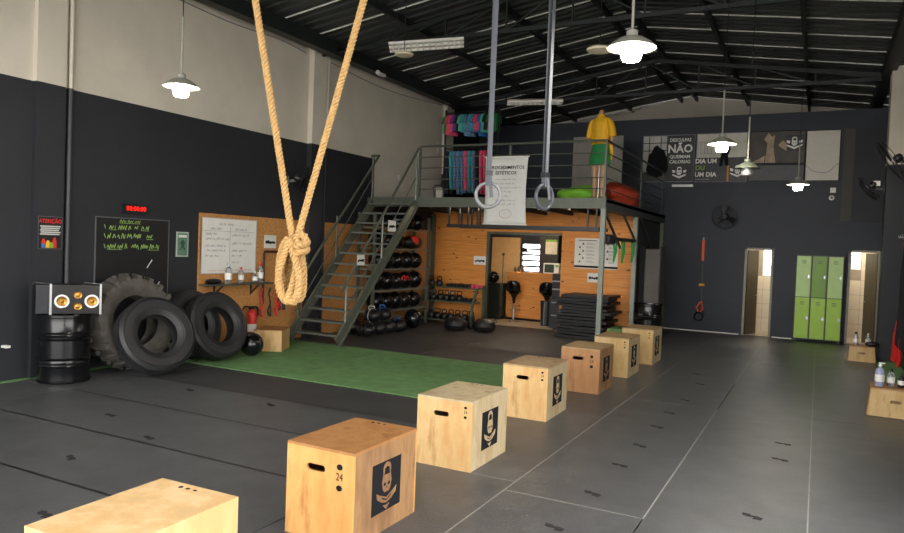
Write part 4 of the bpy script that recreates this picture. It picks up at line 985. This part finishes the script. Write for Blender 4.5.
# mannequin
mn = thing('mannequin', 'headless mannequin in yellow shirt and green skirt on the mezzanine', 'mannequin', (-3.9, 13.65, ZD), R(-20)); mn.scale = (.95, .95, .95)
MB().lathe([(.17, 0), (.17, .012), (.03, .02), (.02, .03), (.02, .75)], 20).build('stand', 'steel', mn, True)
body = MB()
for s in (-1, 1):
    body.loft([(.06, s*.09, -.05, .045, .09), (.09, s*.09, -.01, .04, .05), (.3, s*.095, 0, .055, .06), (.42, s*.1, 0, .052, .058), (.62, s*.105, 0, .075, .08), (.82, s*.1, 0, .092, .095), (.95, s*.09, 0, .095, .1)], 14)
    body.loft([(1.2, s*.27, .02, .035, .04), (1.3, s*.265, .02, .042, .045), (1.45, s*.23, .02, .05, .055), (1.6, s*.19, .01, .055, .06)], 12)
body.loft([(.9, 0, 0, .17, .11), (1.1, 0, 0, .14, .1), (1.25, 0, 0, .135, .095), (1.45, 0, 0, .17, .11), (1.62, 0, 0, .19, .09), (1.7, 0, 0, .09, .065), (1.78, 0, 0, .055, .055), (1.84, 0, 0, .055, .055), (1.86, 0, 0, .04, .04)], 18)
body.build('body', 'skin', mn, True)
MB().loft([(.74, 0, 0, .25, .15), (.9, 0, 0, .235, .145), (1.05, 0, 0, .2, .135), (1.2, 0, 0, .165, .12)], 32, wave=.04, wn=8).build('skirt', 'greencloth', mn, True)
sh = MB().loft([(1.15, 0, .0, .2, .135), (1.3, 0, .0, .205, .14), (1.48, 0, 0, .21, .145), (1.6, 0, 0, .215, .125), (1.675, 0, 0, .2, .1), (1.705, 0, 0, .12, .085), (1.725, 0, 0, .08, .07)], 28, wave=.025, wn=7)
for s in (-1, 1): sh.loft([(1.3, s*.29, .01, .075, .08), (1.45, s*.27, .01, .07, .08), (1.6, s*.225, .0, .065, .08), (1.68, s*.17, 0, .045, .06)], 14)
sh.loft([(.84, .17, .1, .07, .02), (1.0, .15, .11, .1, .03), (1.3, .1, .09, .12, .05)], 12)
sh.build('shirt', 'yellow', mn, True)
MB().loft([(1.70, 0, 0, .095, .085), (1.76, 0, .0, .075, .07)], 18).build('collar', 'yellow', mn, True)
for z in (1.25, 1.35, 1.45, 1.55): MB().sphere((0, -.15, z), .008, 6, 4).build('button', 'cream', mn)
# bean bags
def lumpy(r, sc, seed, n=24, m=14):
    rn = random.Random(seed); ph = [rn.uniform(0, 6) for _ in range(6)]
    vs = []; fs = []
    for j in range(m+1):
        th = PI*j/m
        for i in range(n):
            a = 2*PI*i/n; k = 1+.07*math.sin(3*a+ph[0]+2*th)+.05*math.sin(5*a+ph[1]-3*th)+.05*math.sin(4*th+ph[2]+a)
            z = -math.cos(th)*r*sc[2]*k; vs.append((r*math.sin(th)*math.cos(a)*sc[0]*k, r*math.sin(th)*math.sin(a)*sc[1]*k, max(z, -r*sc[2]*.8)+r*sc[2]*.8))
    for j in range(m):
        for i in range(n): fs.append((j*n+i, j*n+(i+1) % n, (j+1)*n+(i+1) % n, (j+1)*n+i))
    return MB()._add(vs, fs)
g = tag(lumpy(.5, (1.02, .72, .38), 3).build('bean_bag', mat('bean_green', '#7dc035', .7), None, True, loc=(-4.42, 14.3, ZD)), 'flattened lime green bean bag beside the mannequin feet', 'bean bag')
g = tag(lumpy(.5, (.72, 2.3, .62), 8).build('bean_bag', mat('bean_red', '#c2452c', .6, var=.15), None, True, loc=(-4.08, 16.1, ZD)), 'slumped red-orange bean bag behind the side railing', 'bean bag')
tag(B(-.63, .63, 0, .04, 0, 1.87).build('board_panel', mat('grey_board', '#8c8880', .7), None, loc=(-5.02, 17.35, ZD)), 'large pale grey board standing behind the mannequin', 'board')
# clothes rack with garments
cr = thing('clothes_rack', 'two-tier black clothes rail at the left end of the mezzanine', 'clothes rack', (-8.0, 16.2, ZD))
for x in (-.72, .78): B(x-.02, x+.02, -.02, .02, 0, 2.5).build('upright', 'black', cr); 
for x in (-.72, .78): B(x-.02, x+.02, -.28, .28, 0, .04).build('foot', 'black', cr)
for z in (2.42, 1.5): MB().tube([(-.74, 0, z), (.8, 0, z)], .016, 8).build('rail', 'black', cr, True)
MB().tube([(-.74, -.0, .25), (.8, 0, .25)], .014, 8).build('rail', 'black', cr, True)
M['floral'] = mat('floral_cloth', '#24386e', .7, var=0, scale=28, col2='#7fa7c8'); M['mint'] = mat('mint_cloth', '#55b59a', .7); M['purple'] = mat('purple_cloth', '#5a3c86', .7, var=.2, scale=20)
M['darkcloth'] = mat('dark_cloth', '#1a1b20', .8)
def garment(x, z, m, long, label, grp):
    t = thing('leggings' if long else 'sports_top', label, 'garment', (x, 16.2, ZD+z), R(random.uniform(55, 80)), grp)
    MB().tube([(0, 0, -.02), (0, 0, .015), (.015, 0, .03), (.03, 0, .015)], .005, 5).tube([(-.15, 0, -.06), (0, 0, -.02), (.15, 0, -.06)], .006, 5).build('hanger', 'black', t, True)
    if long:
        mb = MB(); L = random.uniform(1.0, 1.15)
        mb.loft([(-.06, 0, 0, .15, .035), (-.2, 0, 0, .17, .045), (-.32, 0, 0, .16, .045)], 16, wave=.06)
        for s in (-1, 1): mb.loft([(-.28, s*.08, 0, .08, .042), (-.6, s*.075, .01, .06, .036), (-L, s*.07, .015*s, .045, .028)], 12, wave=.08)
    else:
        L = random.uniform(.45, .62)
        mb = MB().loft([(-.05, 0, 0, .12, .03), (-.12, 0, 0, .17, .05), (-L*.6, 0, 0, .16, .055), (-L, 0, 0, .17, .05)], 18, wave=.1, wn=6)
        for s in (-1, 1): mb.loft([(-.28, s*.19, 0, .04, .035), (-.12, s*.15, 0, .05, .04), (-.06, s*.1, 0, .04, .03)], 10)
    mb.build('cloth', m, t, True); return t
tops = ['greencloth', 'pink', 'pink', 'purple', 'darkcloth', 'mint', 'teal', 'floral', 'teal', 'floral', 'pink', 'blue', 'mint', 'darkcloth', 'greencloth', 'greencloth']
ORD = 'first second third fourth fifth sixth seventh eighth ninth tenth eleventh twelfth thirteenth fourteenth fifteenth sixteenth'.split()
NMc = {'greencloth': 'green', 'pink': 'pink', 'purple': 'purple', 'darkcloth': 'black', 'mint': 'mint green', 'teal': 'teal', 'floral': 'blue patterned', 'blue': 'blue'}
for i, m in enumerate(tops): garment(-8.62+.088*i, 2.40, m, False, '%s sports top, %s on the upper rail from the left wall' % (NMc[m], ORD[i]), 'sports tops on the upper rail')
legs = ['darkcloth', 'teal', 'floral', 'floral', 'floral', 'pink', 'teal', 'floral', 'darkcloth', 'pink', 'pink', 'darkcloth']
for i, m in enumerate(legs): garment(-8.55+.105*i, 1.48, m, True, '%s leggings, %s on the lower rail from the left wall' % (NMc[m], ORD[i]), 'leggings on the lower rail')
# small chair frame on deck edge (black loop) and socket plates
lp = thing('metal_loop_stand', 'small black wire stand with pale card on the mezzanine edge', 'stand', (-7.3, 13.36, ZD))
MB().tube([(-.11, 0, 0), (-.13, 0, .25), (-.1, 0, .29), (.1, 0, .29), (.13, 0, .25), (.11, 0, 0)], .012, 6).build('wire_frame', 'black', lp, True); B(-.08, .08, .005, .012, .0, .24).build('card', mat('card_grey', '#a29e94', .7), lp)
def plate_switch(loc, rz, lab, w=.08, h=.12): 
    t = thing('wall_switch', lab, 'switch', loc, rz); B(-w/2, w/2, -.012, 0, -h/2, h/2).build('plate', 'wht', t, bev=.003); B(-.015, .015, -.018, -.012, -.02, .02).build('rocker', 'paper', t)
plate_switch((XL, 14.6, 3.55), PI/2, 'small white socket on the white wall above the stair head'); plate_switch((XL, 16.5, 4.55), PI/2, 'white socket box beside the clothes rail', .1, .3)
plate_switch((.22, YB, 3.62), 0, 'square white switch plate below the blank white poster', .12, .12)
rs = thing('round_socket', 'round white socket below the square switch plate', 'socket', (.2, YB, 3.44)); MB().lathe([(.06, 0), (.06, .02), (.03, .025), (.03, .012), (.0001, .012)], 18, Matrix.Rotation(PI/2, 4, 'X')).build('ring', 'wht', rs, True); MB().lathe([(.025, .012), (.025, .02), (.0001, .02)], 12, Matrix.Rotation(PI/2, 4, 'X')).build('hole', 'ink', rs)

# ================================================================ BACK WALL
def poster(x0, x1, z0, z1, label, bg):
    t = thing('wall_poster', label, 'poster', ((x0+x1)/2, YB, (z0+z1)/2)); w, h = x1-x0, z1-z0
    B(-w/2, w/2, -.02, 0, -h/2, h/2).build('panel', bg, t); MB().plate(rect(-w/2, w/2, -h/2, h/2), [rect(-w/2+.015, w/2-.015, -h/2+.015, h/2-.015)], -.02, -.024).build('border', 'inkgrey' if bg == 'board' else 'ink', t)
    return t, w, h
def badge(t, x, z, s):
    """small kettlebell-skull badge with ribbon"""
    d = MB().plate(rect(x-.24*s, x+.24*s, z-.22*s, z+.24*s), (), -.021, -.0225).build('badge', 'board', t)
    mb = MB(); T = Matrix.Translation((x, -.0215, z)) @ Matrix.Scale(s*1.25, 4)
    mb.plate([(-.05,.03),(-.055,.12),(-.03,.15),(.03,.15),(.055,.12),(.05,.03),(.035,.08),(.03,.12),(-.03,.12),(-.035,.08)], (), -.001, -.002, T=T)
    mb.plate([(-.055,.07),(.055,.07),(.06,.0),(.03,-.05),(-.03,-.05),(-.06,.0)], [ell(-.025,.015,.014,.012,8), ell(.025,.015,.014,.012,8)], -.001, -.002, T=T)
    mb.plate([(-.17,-.02),(0,-.08),(.17,-.02),(.15,-.06),(0,-.13),(-.15,-.06)], (), -.001, -.002, T=T)
    for sx in (-1, 1): mb.plate([(sx*.09,.06),(sx*.17,.08),(sx*.16,.02),(sx*.1,.0)], (), -.001, -.002, T=T)
    mb.build('badge_skull', 'wht', d)
def figure(t, pts, m, y=-.0235, nm='printed_figure'): MB().plate(pts, (), -.02, y).build(nm, m, t)
t, w, h = poster(-4.28, -2.96, 3.84, 5.06, 'black poster reading about excuses and calories with an athlete silhouette', 'board')
B(-w/2+.02, -.04, -.0215, -.02, -h/2+.25, h/2-.02).build('printed_photo', 'photo_grey', t)
for z in (.2, .4): B(-w/2+.02, -.04, -.0225, -.0215, z, z+.02).build('printed_bar', 'ink', t)
for x in (-.5, -.2): B(x, x+.02, -.0225, -.0215, -.1, h/2-.03).build('printed_bar', 'ink', t)
figure(t, [(-.55,-.3),(-.5,.1),(-.42,.18),(-.36,.32),(-.28,.36),(-.22,.28),(-.1,.22),(-.02,.0),(.02,-.25),(-.05,-.42),(-.3,-.5),(-.5,-.45)], 'ink')
text('DESCULPAS', .12, .3, .47, 'wht', t, y=-.022, bold=.003, sx=.85); text('NÃO', .29, .3, .24, 'wht', t, y=-.022, bold=.008, sx=.95)
text('QUEIMAM', .12, .3, .04, 'wht', t, y=-.022, bold=.003, sx=.95); text('CALORIAS', .12, .3, -.09, 'wht', t, y=-.022, bold=.003, sx=.95); badge(t, .3, -.38, .85)
t, w, h = poster(-2.92, -1.70, 3.83, 5.07, 'poster reading one day or day one with an athlete in front of a bright window', 'board')
B(-w/2+.02, w/2-.02, -.0215, -.02, -.0, h/2-.02).build('printed_photo', mat('poster_photo_light', '#c9c6ba', .5, var=.2, scale=2), t)
for x in (-.42, -.32): MB().plate(rect(x-.09, x+.09, .1, .4), [rect(x-.08, x+.08, .11, .39)], -.021, -.0225).build('printed_window', 'inkgrey', t)
figure(t, [(-.05,-.22),(.0,.12),(.0,.32),(.06,.45),(.12,.46),(.17,.34),(.22,.2),(.16,.05),(.18,-.22),(.1,-.2),(.06,.0),(.04,-.22)], 'ink')
B(.15, .2, -.0225, -.02, -h/2+.02, -.2).build('printed_post', 'pine', t)
text('DIA UM', .16, -.36, -.09, 'wht', t, y=-.0235, bold=.005, sx=.95); text('OU', .16, -.5, -.26, 'lime', t, y=-.0235, bold=.005, sx=.95); text('UM DIA', .16, -.36, -.43, 'wht', t, y=-.0235, bold=.005, sx=.95)
B(-.58, -.26, -.0225, -.02, -.56, -.535).build('printed_line', 'inkgrey', t); badge(t, .4, -.36, .85)
t, w, h = poster(-1.66, -.41, 4.27, 5.07, 'sepia poster of an athlete in a cloud of chalk', 'photo_sepia')
figure(t, [(-.26,-.38),(-.22,.1),(-.3,.2),(-.2,.36),(-.12,.25),(-.06,.3),(-.08,.0),(-.02,-.38)], mat('sepia_light', '#a8937a', .6, var=.3, scale=6)); figure(t, [(-.6,-.38),(-.4,-.28),(-.26,-.2),(-.28,-.38)], MATS['sepia_light']); figure(t, [(.02,.05),(.12,.16),(.2,.1),(.22,-.1),(.1,-.02)], MATS['sepia_light'])
badge(t, .38, .08, .85)
t, w, h = poster(-1.66, -.41, 3.84, 4.25, 'dark blank panel below the sepia poster', mat('panel_grey', '#45474b', .5))
t, w, h = poster(-.40, .33, 3.84, 5.05, 'blank white panel at the end of the poster row', mat('blank_white', '#d8d2c6', .6, var=.04))
cable([(-.36, -.026, -.2), (-.2, -.026, -.36), (.1, -.026, -.4), (.3, -.026, -.22), (.36, -.026, -.2)], .006, 'ink', '').build('loose_wire', 'inkgrey', t, True)
tag(B(-.26, .26, -.06, 0, -.03, .03).build('wall_luminaire', 'alu', None, loc=(-3.22, YB, 3.74)), 'short pale wall fitting under the excuses poster', 'luminaire')
def fan(loc, rz, tilt, label, r=.3, m='black', wall=True, arm=.25):
    t = thing('wall_fan', label, 'fan', loc, rz)
    T = Matrix.Translation((0, -arm, 0)) @ Matrix.Rotation(R(tilt), 4, 'X')
    def ring(rr, y, th=.006): return MB().tube([T @ Vector((rr*math.cos(a), y, rr*math.sin(a))) for a in [2*PI*i/32 for i in range(32)]], th, 5, closed=True)
    MB().bar((0, 0, -.05), (0, -arm*.7, -.02), .04, .05).build('bracket', m, t); B(-.06, .06, -.02, 0, -.12, .05).build('wall_plate', m, t)
    MB().lathe([(.03, -.14), (.07, -.12), (.08, -.04), (.06, .0), (.0001, .02)], 16, T @ Matrix.Rotation(PI/2, 4, 'X') @ Matrix.Translation((0,0,-.0))).build('motor', m, t, True)
    cg = ring(r, -.06, .008).build('cage_ring', m, t, True); ring(r*.95, .0).build('cage_ring', m, t, True)
    mb = MB()
    for i in range(28):
        a = 2*PI*i/28; c, s = math.cos(a), math.sin(a)
        mb.tube([T @ Vector((.05*c, -.12, .05*s)), T @ Vector((r*.7*c, -.11, r*.7*s)), T @ Vector((r*c, -.06, r*s))], .0022, 4, cap=False)
    mb.build('cage_wires', m, t)
    MB().lathe([(.06, -.125), (.0001, -.13)], 16, T @ Matrix.Rotation(-PI/2, 4, 'X') @ Matrix.Translation((0,0,0)) ).build('badge_cap', m, t)
    for i in range(3):
        a = 2*PI*i/3+.4; q = Matrix.Rotation(a, 4, 'Y')
        v = [T @ (q @ Vector(p)) for p in ((.03, -.03, -.03), (r*.85, -.02, -.1), (r*.9, -.05, .06), (.03, -.06, .04))]
        v2 = [p+Vector((0, .004, 0)) for p in v]
        MB()._add(v+v2, [(0,1,2,3),(7,6,5,4),(0,4,5,1),(1,5,6,2),(2,6,7,3),(3,7,4,0)]).build('blade', m, t)
    return t
fan((-2.13, YB, 2.95), 0, 12, 'black wall fan under the posters on the back wall', .3)
fan((XL, 10.62, 3.12), PI/2+.5, 15, 'dark wall fan on the left wall next to the climbing rope', .26)
fan((XR-.36, 16.42, 3.45), -PI/2, 40, 'wall fan with white motor label on the pillar near the back wall', .28)
fan((XR, 14.6, 3.75), -PI/2, 35, 'large black wall fan high on the right wall', .42, arm=.35)
tag(B(-.06, .06, -.06, .06, -.05, .05).build('fan_control_box', 'wht', None, loc=(XR-.5, 16.42, 3.52)), 'white box on top of the wall fan by the pillar', 'control box')
# orange and black strap on the back wall
os_ = thing('suspension_strap', 'orange and black suspension strap hanging on the back wall', 'strap', (-2.63, YB-.035, 0))
MB().box(-.035, .035, -.02, 0, 1.82, 2.36).build('orange_sleeve', 'orange', os_, bev=.008); MB().box(-.02, .02, -.015, 0, .72, 1.85).build('strap', 'black', os_); MB().lathe([(.02, 2.36), (.02, 2.42)], 8).build('hook', 'steel', os_)
B(-.06, .07, -.03, 0, 1.18, 1.24).build('buckle', 'yellow', os_); MB().tube([(.0, -.02, .78), (-.1, -.03, .62), (-.03, -.03, .5), (.06, -.03, .58), (.02, -.02, .78)], .02, 6).build('orange_loop', 'orange', os_, True)
MB().tube([(.1*math.cos(a)-.03, -.04, .4+.1*math.sin(a)) for a in [2*PI*i/20 for i in range(20)]], .02, 6, closed=True).build('handle_loop', 'black', os_, True)
# lockers
lk = thing('locker', 'green steel locker with six doors between the two doorways', 'locker', (.03, 18.89, .0145))
w, d, h = 1.0, .3, 2.05
B(-w/2, w/2, -d/2+.012, d/2, .06, h).build('body', mat('locker_grey', '#4b5349', .5), lk)
for x in (-.46, .46): 
    for y in (-.1, .1): B(x-.02, x+.02, y-.02, y+.02, 0, .06).build('foot', MATS['locker_grey'], lk)
cw = w/3
for c in range(3):
    for r in range(2):
        x0 = -w/2+c*cw+.018; z0 = .075+r*(h-.09)/2
        col = {(1,1): mat('locker_deep_green', '#6d9a12', .4, var=.05), }.get((c, r), mat('locker_lime', '#a2cc36', .4, var=.05) if r == 0 else mat('locker_pale_lime', '#b4d684', .4, var=.05))
        dr = B(x0, x0+cw-.036, -d/2-.006, -d/2+.012, z0, z0+(h-.09)/2-.012).build('door', col, lk, bev=.004)
        for k in range(3): B(x0+.1, x0+cw-.14, -d/2-.009, -d/2-.006, z0+.80+.03*k, z0+.81+.03*k).build('vent_slot', MATS['locker_grey'], dr)
        B(x0+cw-.09, x0+cw-.06, -d/2-.02, -d/2-.006, z0+.45, z0+.52).build('lock', 'steel', dr)

# ================================================================ RIGHT WALL
for i, (y, z) in enumerate(((16.0, .82), (15.55, .85), (14.9, .85), (13.6, .9), (12.9, .9))):
    tag(cable([(XR-.05, y, z), (XR-.09, y+.03, z-.3), (XR-.07, y+.06, z-.6), (XR-.1, y+.12, z-.75), (XR-.08, y+.14, z-.35), (XR-.05, y+.05, z+.02)], .022, 'red', '').build('resistance_band', 'red', None, True), 'red resistance band on the right wall, %s from the pillar' % ORD[i], 'band', 'red bands on the right wall')
for i in range(9):
    y = 12.6+.36*i
    tag(cable([(XR-.05, y, 2.4), (XR-.08, y+.02, 1.6), (XR-.07, y-.02, .8), (XR-.1, y+.08, .45), (XR-.06, y+.06, 1.4), (XR-.05, y+.04, 2.4)], .018, 'black', '').build('resistance_band', 'darkcloth', None, True), 'long black resistance band on the right wall, %s from the pillar' % ORD[8-i], 'band', 'black bands on the right wall')
tag(MB().tube([(XR-.03, 15.9, 2.46), (XR-.045, 15.92, 1.2)], .006, 6).build('jump_rope', 'red', None, True), 'thin red cord hanging on the right wall', 'cord')
bb_ = thing('hook_rail', 'dark hook rail for bands on the right wall', 'hook rail', (XR, 14.2, 2.45)); B(-.04, 0, -1.9, 1.9, -.04, .04).build('rail', 'black', bb_)
for i in range(12): MB().tube([(-.04, -1.8+.33*i, 0), (-.1, -1.8+.33*i, -.01), (-.11, -1.8+.33*i, .03)], .007, 5).build('hook', 'steel', bb_, True)

# ================================================================ CLIMBING ROPE
def strands(path, r=.0115, off=.0135, pitch=.08):
    P = [Vector(p) for p in path]
    # resample
    L = [0]
    for a, b in zip(P, P[1:]): L.append(L[-1]+(b-a).length)
    n = int(L[-1]/.011); out = []; j = 0
    for i in range(n+1):
        s = L[-1]*i/n
        while j < len(P)-2 and L[j+1] < s: j += 1
        t = (s-L[j])/max(1e-6, L[j+1]-L[j]); out.append(P[j].lerp(P[j+1], t))
    u = None; st = [[], [], []]
    for i, p in enumerate(out):
        t = (out[min(i+1, n)]-out[max(i-1, 0)]).normalized()
        if u is None: u = t.orthogonal().normalized()
        u = (u-t*u.dot(t)).normalized(); w = t.cross(u)
        ph = 2*PI*(L[-1]*i/n)/pitch
        for k in range(3): a = ph+2*PI*k/3; st[k].append(p+(u*math.cos(a)+w*math.sin(a))*off)
    mb = MB()
    for k in range(3): mb.tube(st[k], r, 6)
    return mb
kc_ = Vector((-3.03, 3.61, 0)); rt = Vector((.888, .4595, 0)); fw = Vector((-.4595, .888, 0))
rp = thing('climbing_rope', 'thick sisal climbing rope tied in a coil, hanging from the roof', 'rope')
zt = 1.98
def KP(a, z, d=0): return kc_+rt*a+fw*d+Vector((0, 0, z))
zz = roofz(-3.3)-.3
def lerp_path(a, b, n=24, sag=.03):
    return [a.lerp(b, i/n)+Vector((0, 0, -sag*math.sin(PI*i/n))) for i in range(n+1)]
top1 = KP(-.80, 6.2, 0); top2 = KP(1.04, 6.2, 0)
strands(lerp_path(KP(-.01, zt-.02), top1)).build('rope_tail', 'rope', rp, True); strands(lerp_path(KP(.02, zt-.02), top2)).build('rope_tail', 'rope', rp, True)
for i, (cx, wd, hh, dd, cz_) in enumerate(((-.03, .055, .2, -.035, 1.755), (.0, .07, .205, .0, 1.75), (.02, .055, .205, .035, 1.765), (-.01, .062, .2, -.075, 1.752))):
    pts = []
    for k in range(49):
        a = 2*PI*k/48; sx = math.sin(a); top = max(0, math.cos(a))
        pts.append(KP(cx+wd*sx*(1-.45*top)+.012*math.sin(2*a+i), cz_+hh*math.cos(a), dd+.02*math.cos(a+i)))
    strands(pts).build('coil_loop', 'rope', rp, True)
for q in range(2):
    pts = [KP(.045+.038*math.cos(a), 1.885+.045*q+.015*math.sin(a), -.01+.10*math.sin(a)) for a in [2*PI*k/32 for k in range(33)]]
    strands(pts).build('wrap_turn', 'rope', rp, True)
pts = [KP(.06+.03*math.cos(a), 1.955+.03*math.sin(a), -.07) for a in [2*PI*k/24 for k in range(25)]]
strands(pts).build('knot', 'rope', rp, True)
# ================================================================ GYMNASTIC RINGS
def ring(c, rz, label, m, top):
    t = thing('gymnastic_ring', label, 'gymnastic ring', c, rz)
    Rr = .1
    MB().tube([(Rr*math.cos(a), 0, Rr*math.sin(a)) for a in [2*PI*i/40 for i in range(40)]], .0145, 12, closed=True).build('ring', m, t, True)
    zt = top-c[2]
    for k, s in enumerate((-1, 1)):
        MB().bar((s*.004, -.012*s, Rr+.08), (s*.016, -.014*s, zt), .004, .034, up=(1,0,0)).build('strap', mat('strap_grey', '#54575e', .8, var=.1), t)
    MB().plate([(-.02, Rr-.02), (.02, Rr-.02), (.022, Rr+.09), (-.022, Rr+.09)], (), .02, -.02).build('strap_loop', 'strap_grey' if 'strap_grey' in M else MATS['strap_grey'], t)
    MB().box(-.03, .03, -.025, .025, Rr+.06, Rr+.1).build('buckle', 'black', t)
    MB().bar((.01, -.02, Rr+.06), (.03, -.03, -.02), .004, .03, up=(1,0,0)).build('strap_tail', MATS['strap_grey'], t)
    return t
ring((-2.43, 5.29, 2.38), R(20), 'pale grey gymnastic ring on a strap in front of the white banner', mat('ring_light', '#707173', .3), roofz(-2.43)-.15)
ring((-2.02, 5.50, 2.38), R(68), 'dark grey gymnastic ring on a strap beside the banner', mat('ring_dark', '#3d4149', .35), roofz(-2.02)-.15)
# ================================================================ LAMPS
def pendant(loc, label, lit=True, r=.19, cord='white'):
    t = thing('pendant_lamp', label, 'pendant lamp', loc)
    MB().lathe([(r, -.03), (r, -.025), (r*.8, .01), (r*.5, .045), (r*.25, .06), (.045, .065), (.045, .1), (.03, .115), (.0001, .115)], 32).build('shade', 'shade' if lit else 'gsteel', t, True)
    MB().lathe([(r*.99, -.029), (r*.78, .006), (r*.48, .04), (.04, .055), (.0001, .056)], 32).build('shade_lining', 'shadein' if lit else 'shade', t, True)
    MB().lathe([(.04, .055), (.04, .0)], 14).build('socket', 'shadein', t, True)
    MB().lathe([(.035, .0), (.075, -.03), (.08, -.09), (.065, -.125), (.0001, -.135)], 18).build('bulb', 'bulb' if lit else 'alu', t, True)
    zt = roofz(loc[0])-loc[2]-.02
    MB().tube([(0, 0, .11), (0, 0, min(.7, zt))], .011, 8).build('stem', 'shade', t, True); MB().tube([(0, 0, min(.7, zt)-.02), (0, 0, zt)], .006, 6).build('cord', 'black', t, True)
    return t
pendant((-6.0, 5.28, 3.53), 'lit pendant lamp hanging in front of the left wall', r=.185)
pendant((-1.37, 5.54, 3.57), 'lit pendant lamp hanging next to the gymnastic rings', r=.19)
pendant((-1.24, 10.22, 3.50), 'lit pendant lamp hanging in front of the poster with the bright window', r=.19)
pendant((-.4, 14.26, 3.33), 'lit pendant lamp hanging below the blank white panel', r=.19)
pendant((-.96, 10.85, 3.24), 'unlit pendant lamp hanging in front of the sepia poster', False, r=.17)
def fluoro(c, L, rz, tilt, label, w=.22, roll=-20):
    t = thing('fluorescent_fixture', label, 'ceiling light', c, rz); eu = (R(roll), R(-tilt), 0)
    def rot(o): o.rotation_euler = eu; return o
    rot(MB()._add([(-L/2,-w/2,0),(L/2,-w/2,0),(L/2,w/2,0),(-L/2,w/2,0),(-L/2,-w*.25,.07),(L/2,-w*.25,.07),(L/2,w*.25,.07),(-L/2,w*.25,.07)], [(0,1,5,4),(1,2,6,5),(2,3,7,6),(3,0,4,7),(4,5,6,7)]).build('reflector', mat('fixture_tan', '#b5a596', .5), t))
    for s in (-1, 1): rot(MB().tube([(-L/2+.03, s*w*.22, .02), (L/2-.03, s*w*.22, .02)], .014, 8).build('tube', 'wht', t, True))
    n = 12
    for i in range(n): x = -L/2+L*(i+.5)/n; rot(B(x-.012, x+.012, -w/2, w/2, -.02, .02).build('louvre_fin', 'wht', t))
    for s in (-1, 0, 1): rot(B(-L/2, L/2, s*w/2-.01, s*w/2+.01, -.022, .022).build('louvre_rail', 'wht', t))
    for s in (-1, 1):
        x = s*L*.4; zt = roofz(c[0]+x*math.cos(rz))-c[2]-.01
        MB().tube([(x, 0, .05+x*math.sin(R(tilt))), (x, 0, zt)], .004, 5).build('hanging_wire', 'black', t, True)
fluoro((-5.98, 10.32, 5.29), 1.25, R(27), 6, 'hanging louvre fluorescent fixture under the roof truss, nearer the rope')
fluoro((-5.63, 14.5, 5.13), 1.2, R(27), 3, 'hanging louvre fluorescent fixture above the banner on the mezzanine', .18, -6)
tl = thing('gable_light_strip', 'long pale strip painted as light gap along the roof slope near the gable', 'ceiling light', (-6.4, 21.75, roofz(-6.4)-.12)); tl.rotation_euler = (0, -math.atan(.15), 0)  # pale strip painting the light gap between roof and gable
B(-1.4, 1.4, -.05, .05, 0, .06).build('batten', 'wht', tl); MB().tube([(-1.35, 0, -.025), (1.35, 0, -.025)], .018, 8).build('tube', 'wht', tl, True)
def fill_tube_lamp(c, L, rz, label, e):
    t = thing('fill_tube_lamp', label, 'ceiling light', c, rz)
    B(-L/2, L/2, -.05, .05, .03, .07).build('batten', 'wht', t); MB().tube([(-L/2+.02, 0, .01), (L/2-.02, 0, .01)], .018, 8).build('lit_tube', mat('lit_tube_%d' % e, '#ffe9cc', .4, var=0, emit=e), t, True)
    for s in (-1, 1): B(s*L/2-.02, s*L/2+.02, -.025, .025, -.01, .04).build('end_cap', 'wht', t)
fill_tube_lamp((-5.3, 13.85, 2.825), 1.5, 0, 'added unseen tube lamp under the mezzanine deck between pull-up rig and pine wall', 26)  # unseen lamp added to brighten the pine wall
fill_tube_lamp((-6.9, 17.4, 2.79), 1.2, 0, 'added unseen tube lamp on the kitchen ceiling', 45)  # hidden lamp added to brighten the kitchen
fill_tube_lamp((-6.6, 13.85, 2.825), .9, 0, 'added unseen tube lamp under the mezzanine deck behind the stair head', 26)  # another unseen lamp added for light below the deck
def disc(c, r, label, m):  # pale disc on a cord under the roof
    t = thing('pale_disc', label, 'lamp', c); MB().lathe([(r*.3, .05), (r*.9, .02), (r, 0), (r*.9, -.02), (r*.3, -.03), (.0001, -.03)], 24).build('disc', m, t, True); MB().tube([(0,0,.05), (0,0,roofz(c[0])-c[2]-.02)], .006, 6).build('cord', 'black', t, True)
disc((-5.87, 9.45, 4.9), .15, 'round pale disc hanging below the louvre fixture', 'cream'); disc((-2.6, 8.88, 4.52), .17, 'round cream disc hanging behind the lit pendant by the rings', 'cream')
cb2 = thing('roof_camera', 'small white camera on the eave beam above the left wall', 'camera', (-8.6, 12.9, 5.6)); B(-.04, .04, -.06, .16, -.03, .03).build('body', 'wht', cb2); MB().sphere((0, -.1, .02), .05, 12, 8).build('dome', 'wht', cb2, True)
# loose wiring along the top of the left wall
tag(cable([(XL+.02, y, 5.66-.05*(i % 2)) for i, y in enumerate((7.5, 9, 10.2, 11.0))], .009, 'ink', '').build('wall_wire', 'inkgrey', None, True), 'thin wire sagging along the top of the white wall before the column', 'wire')
tag(cable([(XL+.02, y, 5.62-.1*math.sin((y-11.8)/4*PI)) for y in (11.8, 13, 14, 15, 16, 16.6)], .009, 'ink', '').build('wall_wire', 'inkgrey', None, True), 'thin wire sagging along the white wall above the mezzanine', 'wire')
tag(B(0, .1, -.03, .03, 0, .03).build('wall_handle', 'wht', None, loc=(XL, 5.33, .45)), 'short white handle low on the dark left wall', 'bracket')  # small white handle-like piece sticking out of the wall
